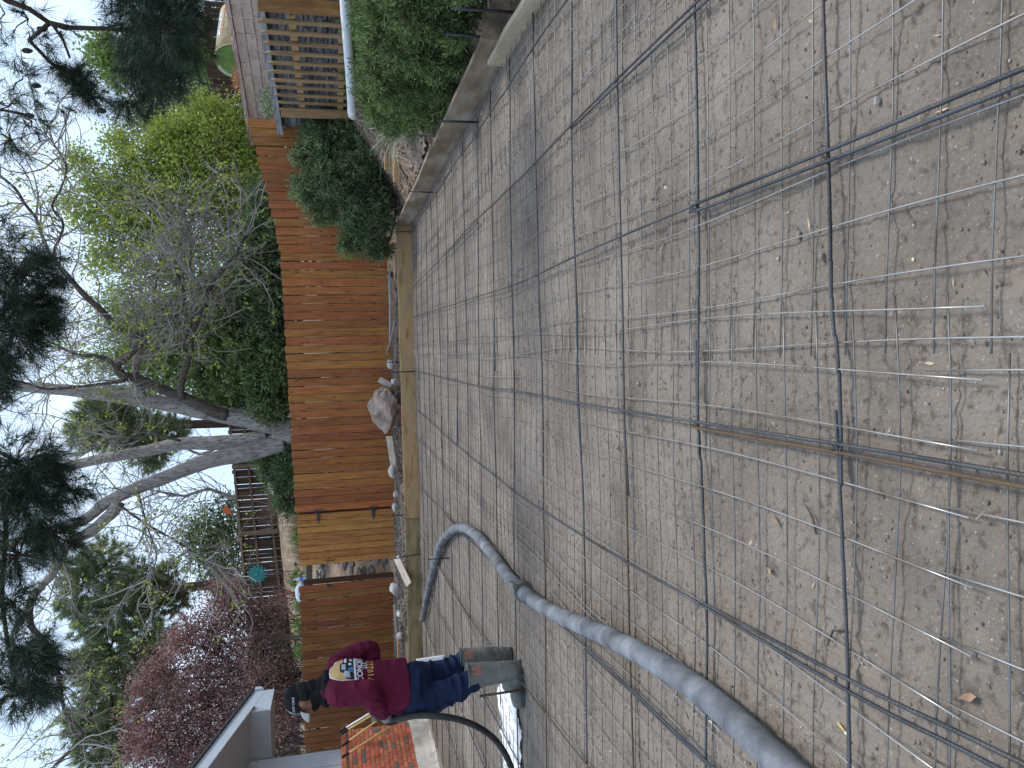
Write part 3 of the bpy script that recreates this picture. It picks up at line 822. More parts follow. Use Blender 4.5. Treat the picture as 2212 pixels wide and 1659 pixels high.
tool('pale-handled tool leaning nearest the fence', (-5.0, 13.15, .03), (-5.42, 12.52, 1.46), M_WHITE)
tool('yellow-handled tool close beside the pale one by the fence', (-5.03, 13.08, .03), (-5.42, 12.44, 1.43), M_YEL)
MB().box(0, 0, 0, 0, 0, 0)
o = MB().obox((-3.69, 10.42, .19), (1, .1, 0), (-.1, 1, .05), (0, -.1, 1), .03, .03, .19).build('plastic_offcut', M_WHITE)
tag(o, 'pale plastic upright offcut standing behind the worker\'s knee', 'offcut')

# ------------------------------------------------------------------ stone retaining wall on the right
M_STONE = mat('grey_cast_stone', (.075, .075, .08), (.19, .19, .195), (.27, .265, .26), scale=9, detail=8, rough=.95, bump=.8, bscale=24, obrand=.3, bdist=.02)
M_STONEB = mat('dark_joint', (.03, .03, .032), (.05, .05, .05), scale=9, rough=1)
M_COPE = mat('grey_coping', (.22, .235, .25), (.36, .38, .40), scale=9, rough=.9, bump=.5, bscale=24, obrand=.12)
A = Vector((*WALL[0], 0)); B = Vector((*WALL[1], 0)); wd = (B - A).normalized(); wnrm = Vector((-wd.y, wd.x, 0)) * -1
if wnrm.x > 0: wnrm = -wnrm
rw = thing('stone_retaining_wall', 'dark grey stacked stone retaining wall behind the bare picket fence', 'retaining wall', A)
L = (B - A).length
MB().obox((A + B) / 2 - wnrm * .09 + Vector((0, 0, 1.2)), wd, wnrm, (0, 0, 1), L / 2 - .01, .07, .78).build('wall_core', M_STONEB, rw)
def rough_block(nm, m, lx=1, ly=1, lz=1, jit=.10, seed=0):
    rr = random.Random(seed); b = bmesh.new(); bmesh.ops.create_cube(b, size=1.0)
    bmesh.ops.subdivide_edges(b, edges=b.edges[:], cuts=1, use_grid_fill=True)
    for v in b.verts:
        v.co.x += rr.uniform(-jit, jit) * .4; v.co.z += rr.uniform(-jit, jit) * .8; v.co.y += rr.uniform(-jit, jit)
    me = bpy.data.meshes.new(nm); b.to_mesh(me); b.free(); me.materials.append(m); return me
stn = [rough_block('stone', M_STONE, seed=k, jit=.16) for k in range(6)]
wa = math.atan2(wd.y, wd.x); cnt = 0
z = .98
while z < 1.98:
    h = random.choice((.055, .065, .075, .09)); h = min(h, 2.0 - z); t = random.uniform(0, .12)
    while t < L - .05 and cnt < 300:
        l = random.uniform(.18, .42); l = min(l, L - t)
        p = A + wd * (t + l / 2) + wnrm * random.uniform(.0, .02)
        obj('stone', random.choice(stn), None, rw, (p.x, p.y, z + h / 2), (0, 0, wa), (l - .012, .10, h - .01)); t += l; cnt += 1
    z += h
t = 0
cpm = [rough_block('coping_slab', M_COPE, seed=20 + k, jit=.05) for k in range(3)]
while t < L:
    l = min(random.uniform(.4, .6), L - t)
    p = A + wd * (t + l / 2) + wnrm * .02
    obj('coping_slab', random.choice(cpm), None, rw, (p.x, p.y, 2.045), (0, 0, wa), (l - .008, .30, .085)); t += l
E1 = A + wnrm * .02 - wd * .0
obj('coping_slab', cpm[0], None, rw, (4.60, 13.06, 2.02), (0, 0, 0.05), (.5, .24, .10))
for r in range(14):                               # short return of the wall at its far end
    obj('stone', stn[r % 6], None, rw, (4.62, 13.0, 1.0 + r * .07), (0, 0, 0), (.5, .1, .062))

# bare wooden picket fence in front of the wall
pf = thing('picket_fence', 'bare brown pointed picket fence standing in front of the dark stone wall', 'fence', (4.2, 10.5, .9))
PA, PB = Vector((4.27, 12.1, 0)), Vector((4.16, 8.95, 0)); pd = (PB - PA).normalized(); pa = math.atan2(pd.y, pd.x)
pm = bevel(MB().prism([(-.045, 0, 0), (.045, 0, 0), (.045, 0, 1.08), (0.012, 0, 1.14), (-.012, 0, 1.14), (-.045, 0, 1.08)], (0, .02, 0)).mesh('picket'), .002)
pm.materials.append(M_PICKET)
for k in range(11):
    p = PA + pd * (.02 + k * .31 + random.uniform(-.01, .01))
    obj('picket', pm, None, pf, (p.x, p.y, .88 + random.uniform(-.01, .01)), (random.uniform(-.008, .008), random.uniform(-.012, .012), pa))
for z in (1.10, 1.66):
    MB().obox((PA + PB) / 2 + Vector((.05, 0, z)), pd, (pd.y, -pd.x, 0), (0, 0, 1), (PB - PA).length / 2, .019, .042).build('rail', M_PICKET, pf)
post = bevel(MB().box(4.14, 4.26, 8.60, 8.73, .7, 2.0).mesh('post'), .008)
pst = obj('post', post, mat('stained_post', (.16, .075, .022), (.34, .17, .06), scale=8, rough=.7, stretch=(2, 2, .4), bump=.3, bscale=14), pf)
MB().ball((4.137, 8.66, 1.80), (.006, .02, .022), 8, 6).build('knot', M_BARKD, pst)
MB().box(4.20, 4.29, 12.12, 12.21, .7, 1.98).build('post', M_PICKET, pf)
# white pipe
wp = thing('white_drain_pipe', 'white plastic drain pipe lying along the top of the big juniper', 'pipe', (3.95, 9.5, .9))
pts = smoothline([(4.06, 7.2, 1.12), (3.99, 8.2, 1.085), (3.93, 9.6, 1.02), (3.885, 11.0, .96)], .25)
M_PVC = mat('white_pvc', (.66, .69, .72), (.76, .78, .80), scale=5, rough=.35, spec=.5)
MB().tube(pts, .054, 18).build('pipe_length', M_PVC, wp)
MB().tube([(3.893, 10.84, .968), (3.885, 11.0, .96), (3.882, 11.07, .955), (3.882, 11.10, .94), (3.882, 11.12, .90)], [.060, .060, .060, .058, .05], 18).build('elbow', M_PVC, wp)

# ------------------------------------------------------------------ tan block wall and gravel shelf
M_BLOCK = mat('tan_split_block', (.36, .25, .20), (.53, .40, .335), (.44, .31, .26), scale=7, detail=8, rough=.95, bump=.8, bscale=20, obrand=.09, bdist=.02)
bw = thing('block_retaining_wall', 'tan split-face block retaining wall curving under the old fuel tank', 'retaining wall', (6, 13.5, 2))
BP = smoothline(BLOCK, .05); acc = [0]
for i in range(1, len(BP)): acc.append(acc[-1] + (BP[i] - BP[i - 1]).length)
def atlen(s):
    i = int(np.clip(np.searchsorted(acc, s), 1, len(BP) - 1)); t = (s - acc[i - 1]) / (acc[i] - acc[i - 1]); return BP[i - 1].lerp(BP[i], t), (BP[i] - BP[i - 1]).normalized()
blk = [rough_block('block', M_BLOCK, seed=40 + k, jit=.05) for k in range(5)]
for r in range(4):
    s = random.uniform(0, .15)
    while s < acc[-1] - .1:
        l = random.choice((.22, .30, .38)); p, dd = atlen(min(s + l / 2, acc[-1]))
        obj('block', random.choice(blk), None, bw, (p.x + .1, p.y, 2.10 + .165 * r + .08), (0, 0, math.atan2(dd.y, dd.x)), (l - .008, .22, .157)); s += l
s = 0
while s < acc[-1] - .1:
    p, dd = atlen(min(s + .2, acc[-1]))
    obj('cap_block', blk[int(s * 10) % 5], None, bw, (p.x + .1, p.y, 2.80), (0, 0, math.atan2(dd.y, dd.x)), (.40, .28, .07)); s += .41
gs = []
def gravel_z(x, y): return np.full_like(x, 2.045)
M_GRAV = mat('pale_gravel', (.42, .43, .45), (.66, .67, .69), scale=9, rough=.9, island=.3)
n = 4200; y = RNG.uniform(8.2, 15.2, n)
wx = np.interp(y, [WALL[1][1], WALL[0][1], 16], [WALL[1][0], WALL[0][0], 4.1]); bx = np.interp(y, [p[1] for p in BLOCK[::-1]], [p[0] for p in BLOCK[::-1]])
x = wx + .18 + (np.maximum(bx - wx - .15, .1)) * RNG.random(n)
s = RNG.uniform(.014, .042, n)
base = np.array([(1, 0, 0), (-1, 0, 0), (0, 1, 0), (0, -1, 0), (0, 0, 1), (0, 0, -1)], float); tri = np.array([(0, 2, 4), (2, 1, 4), (1, 3, 4), (3, 0, 4), (2, 0, 5), (1, 2, 5), (3, 1, 5), (0, 3, 5)])
v = base[None] * (1 + RNG.uniform(-.4, .4, (n, 6, 1))) * s[:, None, None] + np.stack([x, y, terrain(x, y) + s * .3], -1)[:, None, :]
o = obj('gravel_bed', np_mesh('gravel_bed', v.reshape(-1, 3), (tri[None] + (np.arange(n) * 6)[:, None, None]).reshape(-1, 3)), M_GRAV)
tag(o, 'strip of pale gravel on top of the dark stone wall', 'gravel', kind='stuff')

# ------------------------------------------------------------------ old fuel tank
M_TANK = mat('rusty_tank_paint', (.20, .13, .065), (.38, .32, .17), (.33, .20, .11), scale=4, detail=9, rough=.6, spec=.4, bump=.15, bscale=20)
M_TANKE = mat('green_tank_end', (.10, .19, .045), (.17, .28, .075), scale=5, rough=.6)
tk = thing('fuel_tank', 'old rust and green horizontal fuel tank with white lettering above the block wall', 'tank', (7.3, 16.6, 2.9))
ta, tb = Vector((6.55, 15.95, 3.06)), Vector((7.95, 17.05, 3.06)); td = (tb - ta).normalized(); TR = .345
tl = (tb - ta).length
MB().tube([ta, tb - td * .04, tb, tb + td * .06, tb + td * .09], [TR, TR, TR * .97, TR * .8, TR * .45], 40).build('shell', M_TANK, tk)
MB().tube([ta - td * .028, ta - td * .012], [TR * .955, TR * .955], 40, smooth=False).build('end_disc', M_TANKE, tk)
MB().tube([ta - td * .03, ta + td * .02], TR * 1.012, 40, caps=False).build('rim', M_TANK, tk)
for q in (.34, .62):
    MB().tube([ta + td * (tl * q), ta + td * (tl * q + .012)], TR * 1.008, 40).build('weld_seam', mat('seam', (.16, .09, .05), rough=.8), tk)
mb = MB()
for k in range(10):
    a = math.pi * (.62 + k * .035)
    side = td.cross(Vector((0, 0, 1))).normalized()
    c = ta - td * .03 + (side * math.cos(a) + Vector((0, 0, 1)) * math.sin(a)) * TR * .85
    mb.obox(c, (side * math.cos(a) + Vector((0, 0, 1)) * math.sin(a)), td, td.cross(side * math.cos(a) + Vector((0, 0, 1)) * math.sin(a)), .03, .002, .008)
mb.build('dial_marks', M_WHITE, tk)
def text_mesh(txt, size, ext=0.0):
    cu = bpy.data.curves.new('lettering', 'FONT'); cu.body = txt; cu.size = size; cu.align_x = 'CENTER'; cu.align_y = 'CENTER'; cu.offset = size * .018
    ob = bpy.data.objects.new('lettering', cu); COL.objects.link(ob)
    dg = bpy.context.evaluated_depsgraph_get(); dg.update()
    me = bpy.data.meshes.new_from_object(ob.evaluated_get(dg)); bpy.data.objects.remove(ob); bpy.data.curves.remove(cu)
    b = bmesh.new(); b.from_mesh(me); bmesh.ops.triangulate(b, faces=b.faces[:])
    for _ in range(3):
        ed = [e for e in b.edges if e.calc_length() > size * .22]
        if not ed: break
        bmesh.ops.subdivide_edges(b, edges=ed, cuts=1); bmesh.ops.triangulate(b, faces=b.faces[:])
    b.to_mesh(me); b.free(); me.materials.clear(); return me
side = td.cross(Vector((0, 0, 1))).normalized()
if side.y > 0: side = -side
def on_tank(me, s0, ang0, nm, m):
    for v in me.vertices:
        a = ang0 + v.co.y / TR; rr_ = TR + .004
        v.co = ta + td * (s0 + v.co.x) + (side * math.cos(a) + Vector((0, 0, 1)) * math.sin(a)) * rr_
    return obj(nm, me, m, tk)
on_tank(text_mesh('SINCLAIR', .235), tl * .57, .98, 'lettering', mat('white_lettering', (.72, .76, .80), rough=.6))
bar = MB()
for k in range(24):
    bar.add([(-.62 + k * .05, -.012, 0), (-.57 + k * .05, -.012, 0), (-.57 + k * .05, .012, 0), (-.62 + k * .05, .012, 0)], [(0, 1, 2, 3)])
on_tank(bar.mesh('stripe'), tl * .58, .60, 'stripe', mat('red_stripe', (.42, .10, .04), rough=.6))

# ------------------------------------------------------------------ old dark fences far back
def board_fence(label, pts, h, w, rails_z=(), posts=(), loc=None):
    t = thing('board_fence', label, 'fence', pts[0]); P = smoothline(pts, .05)
    ac = [0]
    for i in range(1, len(P)): ac.append(ac[-1] + (P[i] - P[i - 1]).length)
    me = bevel(MB().box(-w / 2, w / 2, -.01, .01, 0, 1).mesh('board'), .003); me.materials.append(M_OLDWOOD)
    s = 0
    def at(s):
        i = int(np.clip(np.searchsorted(ac, s), 1, len(P) - 1)); return P[i - 1].lerp(P[i], (s - ac[i - 1]) / (ac[i] - ac[i - 1])), (P[i] - P[i - 1]).normalized()
    while s < ac[-1]:
        p, d = at(s)
        obj('board', me, None, t, (p.x, p.y, p.z - .1), (0, random.uniform(-.01, .01), math.atan2(d.y, d.x)), (1, 1, h + .1 + random.uniform(-.05, .05))); s += w + random.uniform(.004, .02)
    for rz in rails_z:
        MB().tube([p + Vector((-.02, -.05, rz)) for p in P[::8]], .05, 4, smooth=False).build('rail', M_OLDRAIL, t)
    for ps in posts:
        p, d = at(ps); MB().box(p.x - .06, p.x + .06, p.y - .16, p.y - .05, p.z - .1, p.z + h + .02).build('post', M_OLDRAIL, t)
    return t
board_fence('dark weathered board fence with rails on the slope behind the left trees', [(-.9, 27.5, 3.75), (-2.5, 27.0, 3.58), (-5.8, 25.0, 3.15), (-8.4, 24.0, 2.85), (-11.5, 23.5, 2.5)], 1.12, .125, (.08, .62, 1.08), (1.6, 4.0, 6.4, 8.4))
board_fence('dark weathered board fence behind the fuel tank', [(14, 18.0, 2.9), (9.5, 18.6, 2.95), (7.6, 20.0, 3.05), (6.4, 21.5, 3.1), (5.0, 24, 3.3)], 1.0, .115, (), ())
# ------------------------------------------------------------------ plants
def blob_pts(blobs, n, shell=.55, jitter=.18):
    """points spread through a union of balls, denser towards their outside"""
    B = np.array(blobs); w = B[:, 3] ** 2; k = RNG.choice(len(B), n, p=w / w.sum())
    u = unit(n); r = (shell + (1 - shell) * RNG.random(n) ** .6)
    r = r * (1 + jitter * RNG.normal(size=n))
    return B[k, :3] + u * (B[k, 3] * r)[:, None], u, k

def sprays(blobs, tips, per, L, Wd, up=.35, spread=.55, rad=.05, shell=.55):
    c, u, k = blob_pts(blobs, tips, shell)
    d = nrm(u + np.array([0, 0, up]) + RNG.normal(size=u.shape) * .35)
    cc = np.repeat(c, per, 0) + np.repeat(d, per, 0) * (RNG.random(tips * per) * rad * 1.6)[:, None] + RNG.normal(size=(tips * per, 3)) * rad * .45
    dd = np.repeat(d, per, 0) + RNG.normal(size=(tips * per, 3)) * spread
    n = tips * per
    return leaves(cc, dd, RNG.uniform(*L, n), RNG.uniform(*Wd, n), .05)

def branches(mb, starts, n, seglen, nseg, r0, r1, wander=.25, up=.1, sides=4, outc=None):
    """wandering twigs from (point, direction) seeds, returns tips"""
    tips = []
    for (p, d, sc) in starts:
        p = Vector(p); d = Vector(d).normalized(); pts = [p]; rad = [r0 * sc]
        for i in range(nseg):
            d = (d + Vector((random.gauss(0, wander), random.gauss(0, wander), random.gauss(0, wander) + up))).normalized()
            p = p + d * seglen * sc * random.uniform(.7, 1.3); pts.append(p); rad.append((r0 + (r1 - r0) * (i + 1) / nseg) * max(sc, .7))
        mb.tube(pts, rad, sides, caps=False); tips.append((pts, d))
    return tips

def plant(name, label, cat, loc, group=None): return thing(name, label, cat, loc, group)

# --- junipers
M_JUN = mat('juniper_green', (.040, .070, .022), (.115, .18, .056), (.21, .285, .10), scale=7, detail=3, rough=.7, island=.34, hue=.02, shift=False, transl=.15)
M_JUNB = mat('juniper_blue_green', (.045, .080, .034), (.135, .205, .09), (.24, .325, .155), scale=5, detail=3, rough=.7, island=.34, hue=.015, shift=False, transl=.3)
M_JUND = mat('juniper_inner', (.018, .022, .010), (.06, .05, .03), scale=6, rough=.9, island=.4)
def juniper(label, blobs, tips, per, L, Wd, m, trunk, rad=.05, group=None, name='juniper_bush', lump=.07):
    t = plant(name, label, 'juniper', trunk[0], group)
    sb = []
    for (x, y, z, r) in blobs:
        for _ in range(max(6, int(46 * (r / .3) ** 1.2))):
            u = unit(1)[0]; q = r * random.uniform(.72, 1.08); sb.append((x + u[0] * q, y + u[1] * q, z + u[2] * q * .95, lump * random.uniform(.6, 1.25)))
    v, f = sprays(sb, tips, per, L, Wd, rad=rad, shell=.35)
    obj('foliage', np_mesh('foliage', v, f), m, t)
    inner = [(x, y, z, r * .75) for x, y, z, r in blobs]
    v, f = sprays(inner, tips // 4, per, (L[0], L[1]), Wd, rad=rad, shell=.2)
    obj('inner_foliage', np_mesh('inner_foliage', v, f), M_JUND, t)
    mb = MB(); base = Vector(trunk[0])
    for b in blobs:
        e = Vector(b[:3]); mid = base.lerp(e, .5) + Vector((random.uniform(-.1, .1), random.uniform(-.1, .1), -.08))
        mb.tube(smoothline([base, mid, e], .15), trunk[1] * .5, 6, caps=False)
    mb.build('stems', M_BARKD, t)
    return t
J1 = [(3.42, 7.20, .76, .24), (3.29, 7.80, .78, .24), (3.15, 8.30, .74, .24), (2.98, 8.20, .62, .22), (2.89, 6.20, .77, .26), (2.89, 7.00, .67, .30), (2.87, 7.70, .54, .23), (2.83, 7.30, .38, .20), (2.80, 6.20, .54, .24), (2.74, 5.40, .63, .24),
      (2.78, 6.5, .36, .15), (3.38, 6.60, .82, .24), (2.85, 5.20, .72, .25), (3.3, 5.5, .66, .40), (3.4, 6.4, .56, .42), (3.5, 7.4, .5, .42), (3.6, 8.4, .5, .38), (3.7, 9.2, .55, .32), (2.85, 4.5, .62, .3), (3.45, 4.7, .72, .42), (3.2, 8.75, .60, .22), (2.84, 7.6, .30, .17), (2.80, 6.9, .28, .17), (2.74, 6.2, .30, .16), (2.70, 5.5, .36, .17), (2.66, 4.8, .40, .2), (2.88, 8.1, .36, .18)]
juniper('big green juniper overhanging the stained form board below the white pipe', J1, 18000, 9, (.022, .055), (.006, .014), M_JUN, ((3.3, 6.6, .3), .05), rad=.035, lump=.075)
J2 = [(4.16, 12.60, 1.42, .27), (3.84, 12.50, 1.22, .34), (3.71, 12.60, 1.51, .27), (3.97, 12.40, .93, .34), (3.27, 12.60, 1.60, .22), (3.33, 12.50, 1.24, .34), (3.45, 12.40, .87, .34), (3.80, 12.30, .65, .30), (2.93, 12.70, 1.45, .20), (2.96, 12.50, 1.03, .30),
      (3.02, 12.40, .67, .26), (2.64, 12.70, .82, .21), (2.43, 12.80, .97, .15), (2.43, 12.80, .68, .18), (2.67, 12.50, .53, .19), (2.26, 12.90, .47, .12)]
j2 = juniper('blue-green juniper bush in front of the right part of the orange fence', J2, 8500, 8, (.035, .08), (.010, .020), M_JUNB, ((3.2, 12.6, .25), .05), rad=.05, lump=.09)
mb = MB()                                          # bare dead twigs under the bush
branches(mb, [((2.75 + random.uniform(-.1, .1), 12.55, .5), (random.uniform(-1, .2), -.3, random.uniform(-.4, .8)), random.uniform(.6, 1.2)) for _ in range(26)], 0, .07, 5, .007, .003, .3, 0)
mb.build('dead_twigs', M_TWIG, j2)
JB = [(1.98, 16.50, 3.48, .45), (1.58, 16.30, 3.12, .49), (1.82, 16.00, 2.64, .48), (1.34, 15.80, 2.38, .43), (2.38, 16.0, 2.80, .39), (2.62, 15.80, 2.42, .38), (1.47, 17.0, 3.75, .38), (2.05, 15.60, 2.34, .38), (2.9, 15.7, 2.2, .35), (3.2, 16.0, 2.55, .42), (3.6, 16.1, 2.3, .42), (2.8, 16.3, 2.95, .36), (3.9, 16.2, 2.5, .36)]
juniper('green juniper behind the orange fence, right of the forked tree', JB, 6500, 7, (.06, .13), (.018, .04), M_JUNB, ((1.8, 16.3, 1.2), .06), rad=.09)
JB2 = [(.95, 16.60, 3.35, .55), (.81, 16.0, 2.76, .53), (.43, 15.80, 2.41, .48), (.30, 16.80, 3.58, .51), (.09, 16.40, 3.09, .54), (-.11, 15.80, 2.51, .43), (.70, 17.0, 3.87, .38)]
juniper('upright juniper behind the orange fence beside the forked trunk', JB2, 5500, 7, (.06, .13), (.018, .04), M_JUN, ((.4, 16.4, 1.2), .06), rad=.09)
JC = [(-1.36, 16.6, 2.61, .33), (-1.73, 16.4, 2.43, .33), (-2.19, 16.2, 2.30, .25), (-1.18, 16.8, 2.81, .26), (-1.34, 16.1, 2.2, .27), (-1.6, 16.2, 2.0, .4)]
juniper('low blue-green juniper behind the fence, left of the forked trunk', JC, 2600, 7, (.05, .11), (.015, .03), M_JUNB, ((-1.6, 16.4, 1.3), .05), rad=.08)

JP = [(4.32, 8.3, .95, .20), (4.30, 9.0, .94, .20), (4.28, 9.7, .90, .20), (4.26, 10.4, .86, .19), (4.25, 11.0, .82, .18), (4.3, 7.6, .95, .22)]
juniper('narrow strip of juniper tips between the white pipe and the bare pickets', JP, 3000, 8, (.025, .06), (.007, .015), M_JUN, ((4.25, 9.6, .6), .03), rad=.04)
# --- big forked maple
MAPLE = [('A', .215, .072, [(-.74, 16.0, 2.21), (-.50, 16.07, 3.08), (-.30, 16.15, 3.94), (-.09, 16.23, 4.79), (.06, 16.30, 5.63), (.18, 16.38, 6.32), (.23, 16.45, 6.88), (.34, 16.53, 7.56), (.51, 16.60, 8.35)]),
('B', .159, .072, [(-.90, 16.10, 2.66), (-.97, 16.26, 3.41), (-.96, 16.43, 4.30), (-1.05, 16.59, 4.90), (-1.14, 16.75, 5.51), (-1.24, 16.91, 6.11), (-1.37, 17.07, 6.72), (-1.48, 17.24, 7.33), (-1.56, 17.40, 8.22)]),
('C', .199, .056, [(-1.00, 16.0, 2.36), (-1.10, 15.96, 2.80), (-1.17, 15.91, 3.09), (-1.26, 15.87, 3.65), (-1.43, 15.83, 4.21), (-1.62, 15.79, 4.75), (-1.82, 15.74, 5.28), (-1.98, 15.70, 5.60), (-2.21, 15.60, 5.87), (-2.34, 15.53, 6.24), (-2.44, 15.45, 6.61), (-2.51, 15.38, 6.96), (-2.62, 15.30, 7.55)]),
('C2', .12, .040, [(-1.95, 15.70, 5.34), (-2.11, 15.64, 5.42), (-2.29, 15.59, 5.61), (-2.46, 15.53, 5.83), (-2.63, 15.48, 6.16), (-2.81, 15.42, 6.23), (-3.15, 15.37, 6.40), (-3.37, 15.31, 6.59), (-3.83, 15.26, 6.84), (-4.21, 15.20, 7.07)]),
('D', .127, .035, [(-.41, 16.0, 3.41), (-.34, 15.95, 3.63), (-.11, 15.89, 4.03), (.08, 15.84, 4.43), (.24, 15.78, 4.74), (.36, 15.72, 4.99), (.42, 15.67, 5.19), (.60, 15.62, 5.27), (.71, 15.56, 5.15), (.90, 15.51, 4.92), (1.06, 15.45, 4.75), (1.12, 15.39, 4.84), (1.20, 15.34, 5.03), (1.34, 15.29, 5.22), (1.48, 15.23, 5.30), (1.64, 15.18, 5.43), (1.83, 15.12, 5.61), (2.01, 15.06, 5.74), (2.25, 15.01, 5.91), (2.46, 14.96, 6.08), (2.55, 14.90, 6.33)]),
('E', .072, .022, [(-.05, 15.80, 4.18), (.16, 15.68, 4.18), (.59, 15.56, 4.04), (.87, 15.44, 3.93), (1.15, 15.32, 3.87), (1.48, 15.20, 3.73), (1.83, 15.08, 3.57), (2.10, 14.96, 3.41), (2.36, 14.84, 3.17), (2.54, 14.72, 2.99), (2.85, 14.60, 2.81)]),
('E2', .035, .025, [(.82, 15.60, 4.01), (.93, 15.47, 4.09), (1.21, 15.35, 3.95), (1.48, 15.22, 3.84), (1.67, 15.10, 3.74)]),
('E3', .035, .016, [(1.82, 15.0, 3.56), (2.0, 14.88, 3.66), (2.21, 14.75, 3.77), (2.41, 14.62, 3.76), (2.66, 14.50, 3.68)]),
('F', .054, .016, [(1.09, 15.40, 4.74), (1.30, 15.30, 4.39), (1.48, 15.20, 4.13), (1.61, 15.10, 4.0), (1.85, 15.0, 3.95), (2.06, 14.90, 3.98), (2.27, 14.80, 4.03), (2.53, 14.70, 3.98), (2.84, 14.60, 3.85)]),
('F2', .041, .019, [(1.17, 15.40, 4.76), (1.37, 15.38, 4.59), (1.59, 15.36, 4.40), (1.81, 15.34, 4.20), (1.95, 15.32, 4.08), (2.20, 15.30, 4.05)]),
('F3', .032, .013, [(1.31, 15.40, 4.49), (1.53, 15.32, 4.55), (1.89, 15.24, 4.49), (2.24, 15.16, 4.41), (2.54, 15.08, 4.31), (2.86, 15.0, 4.18)]),
('G', .072, .056, [(-.11, 16.20, 4.90), (.25, 16.05, 5.02), (.51, 15.90, 5.01), (.74, 15.75, 4.93), (.99, 15.60, 4.78)]),
('H', .035, .016, [(.31, 15.60, 5.12), (.26, 15.50, 5.54), (.22, 15.40, 5.90), (.20, 15.30, 6.17), (.21, 15.20, 6.38), (.33, 15.10, 6.66), (.36, 15.0, 6.98)]),
('I', .029, .019, [(-.89, 16.20, 4.31), (-.78, 16.20, 4.64), (-.68, 16.20, 4.81), (-.79, 16.20, 4.98), (-.81, 16.20, 5.30), (-.79, 16.20, 5.58), (-.98, 16.20, 5.90), (-1.03, 16.20, 6.07)]),
('M', .054, .019, [(.57, 15.60, 5.27), (.69, 15.60, 5.37), (.78, 15.60, 5.58), (.81, 15.60, 5.89), (.93, 15.60, 6.14), (1.11, 15.60, 6.44)]),
('J', .029, .010, [(-2.0, 15.60, 5.3), (-2.35, 15.45, 4.83), (-2.60, 15.40, 4.45), (-2.86, 15.35, 4.09), (-3.07, 15.30, 3.81)]),
('J2', .022, .010, [(-1.75, 15.70, 5.0), (-2.39, 15.35, 4.78), (-2.71, 15.30, 4.67), (-2.99, 15.25, 4.62), (-3.23, 15.20, 4.72)]),
('K', .064, .022, [(-3.37, 15.31, 6.59), (-3.53, 15.20, 6.70), (-3.96, 15.15, 6.68), (-4.24, 15.09, 6.47), (-4.51, 15.04, 6.31), (-4.78, 14.98, 6.23), (-4.99, 14.93, 6.19), (-5.30, 14.87, 6.13), (-5.51, 14.82, 6.05), (-5.70, 14.76, 5.87), (-5.88, 14.71, 5.78), (-6.04, 14.65, 5.97), (-6.23, 14.60, 6.20)]),
('N', .035, .022, [(2.46, 14.96, 6.08), (2.61, 15.0, 6.15), (3.01, 15.04, 6.29), (3.21, 14.98, 6.33), (3.43, 14.92, 6.47), (3.68, 14.86, 6.59), (3.87, 14.80, 6.79)]),
('O', .029, .011, [(2.25, 15.01, 5.91), (2.59, 15.10, 6.10), (2.91, 15.06, 5.96), (3.14, 15.01, 5.91), (3.40, 14.97, 6.06), (3.72, 14.93, 5.89), (4.06, 14.89, 5.79), (4.36, 14.84, 5.89), (4.61, 14.80, 6.06)]),
('P', .022, .010, [(2.85, 14.60, 2.81), (3.0, 14.7, 2.80), (3.04, 14.73, 2.93), (3.13, 14.67, 3.07), (3.14, 14.60, 3.32)])]
mp_ = thing('forked_maple_tree', 'big forked grey-barked tree behind the fence with bare twisted limbs and few buds', 'tree', (-.8, 16, 1.1))
def barky(name, pts, r0, r1, n, m, parent, flare=0):
    P = smoothline(pts, .07); mb = MB(); N = len(P)
    rad = [r0 + (r1 - r0) * (i / max(N - 1, 1)) ** .8 + flare * math.exp(-i * .12) for i in range(N)]
    mb.tube(P, rad, n, caps=True); me = mb.mesh(name)
    co = np.array([v.co[:] for v in me.vertices]); cen = np.repeat(np.array([p[:] for p in P]), n, 0); nn = co[:len(cen)] - cen
    rr_ = np.linalg.norm(nn, axis=1, keepdims=True)
    a = fbm(co[:len(cen), 0] * 7, co[:len(cen), 1] * 7, co[:len(cen), 2] * 2.0, 4)[:, None]
    co[:len(cen)] = cen + nn * (1 + .10 * a)
    me.vertices.foreach_set('co', co.astype(np.float32).ravel()); me.update()
    return obj(name, me, m, parent)
barky('trunk', [(-.9, 16.02, .9), (-.86, 16.02, 1.5), (-.84, 16.02, 2.1), (-.80, 16.03, 2.55)], .30, .235, 28, M_BARK, mp_, .05)
seeds = []
for (nm, r0, r1, pts) in MAPLE:
    big = r0 > .1
    barky('main_stem' if nm in 'ABC' else 'limb', pts, r0, r1, 26 if big else 10, M_BARK if nm in ('A', 'B', 'C', 'C2', 'G') else M_BARKD, mp_)
    P = smoothline(pts, .1); N = len(P)
    q = {'A': 10, 'B': 10, 'C': 16}.get(nm, int(N * .9) + 6)
    for _ in range(q):
        i = random.randrange(int(N * (.45 if nm in 'ABC' else .25)), N - 1); d = (P[i + 1] - P[i]).normalized()
        o_ = Vector((random.gauss(0, 1), random.gauss(0, .8), random.gauss(.15, .9))).normalized()
        seeds.append((P[i], (d * .6 + o_ * .9), random.uniform(.7, 1.25)))
    d = (P[-1] - P[-2]).normalized()
    for _ in range(4): seeds.append((P[-1], d + Vector((random.gauss(0, .4), random.gauss(0, .4), random.gauss(0, .4))), 1.2))
mb = MB(); t1 = branches(mb, seeds, 0, .17, 7, .014, .006, .28, .03, 4)
s2 = []
for pts, d in t1:
    for _ in range(3):
        i = random.randrange(2, len(pts) - 1); dd = (pts[i + 1] - pts[i]).normalized() + Vector((random.gauss(0, .7), random.gauss(0, .7), random.gauss(0, .7)))
        s2.append((pts[i], dd, random.uniform(.6, 1.1)))
t2 = branches(mb, s2, 0, .12, 6, .0075, .0038, .3, .05, 3)
s3 = []
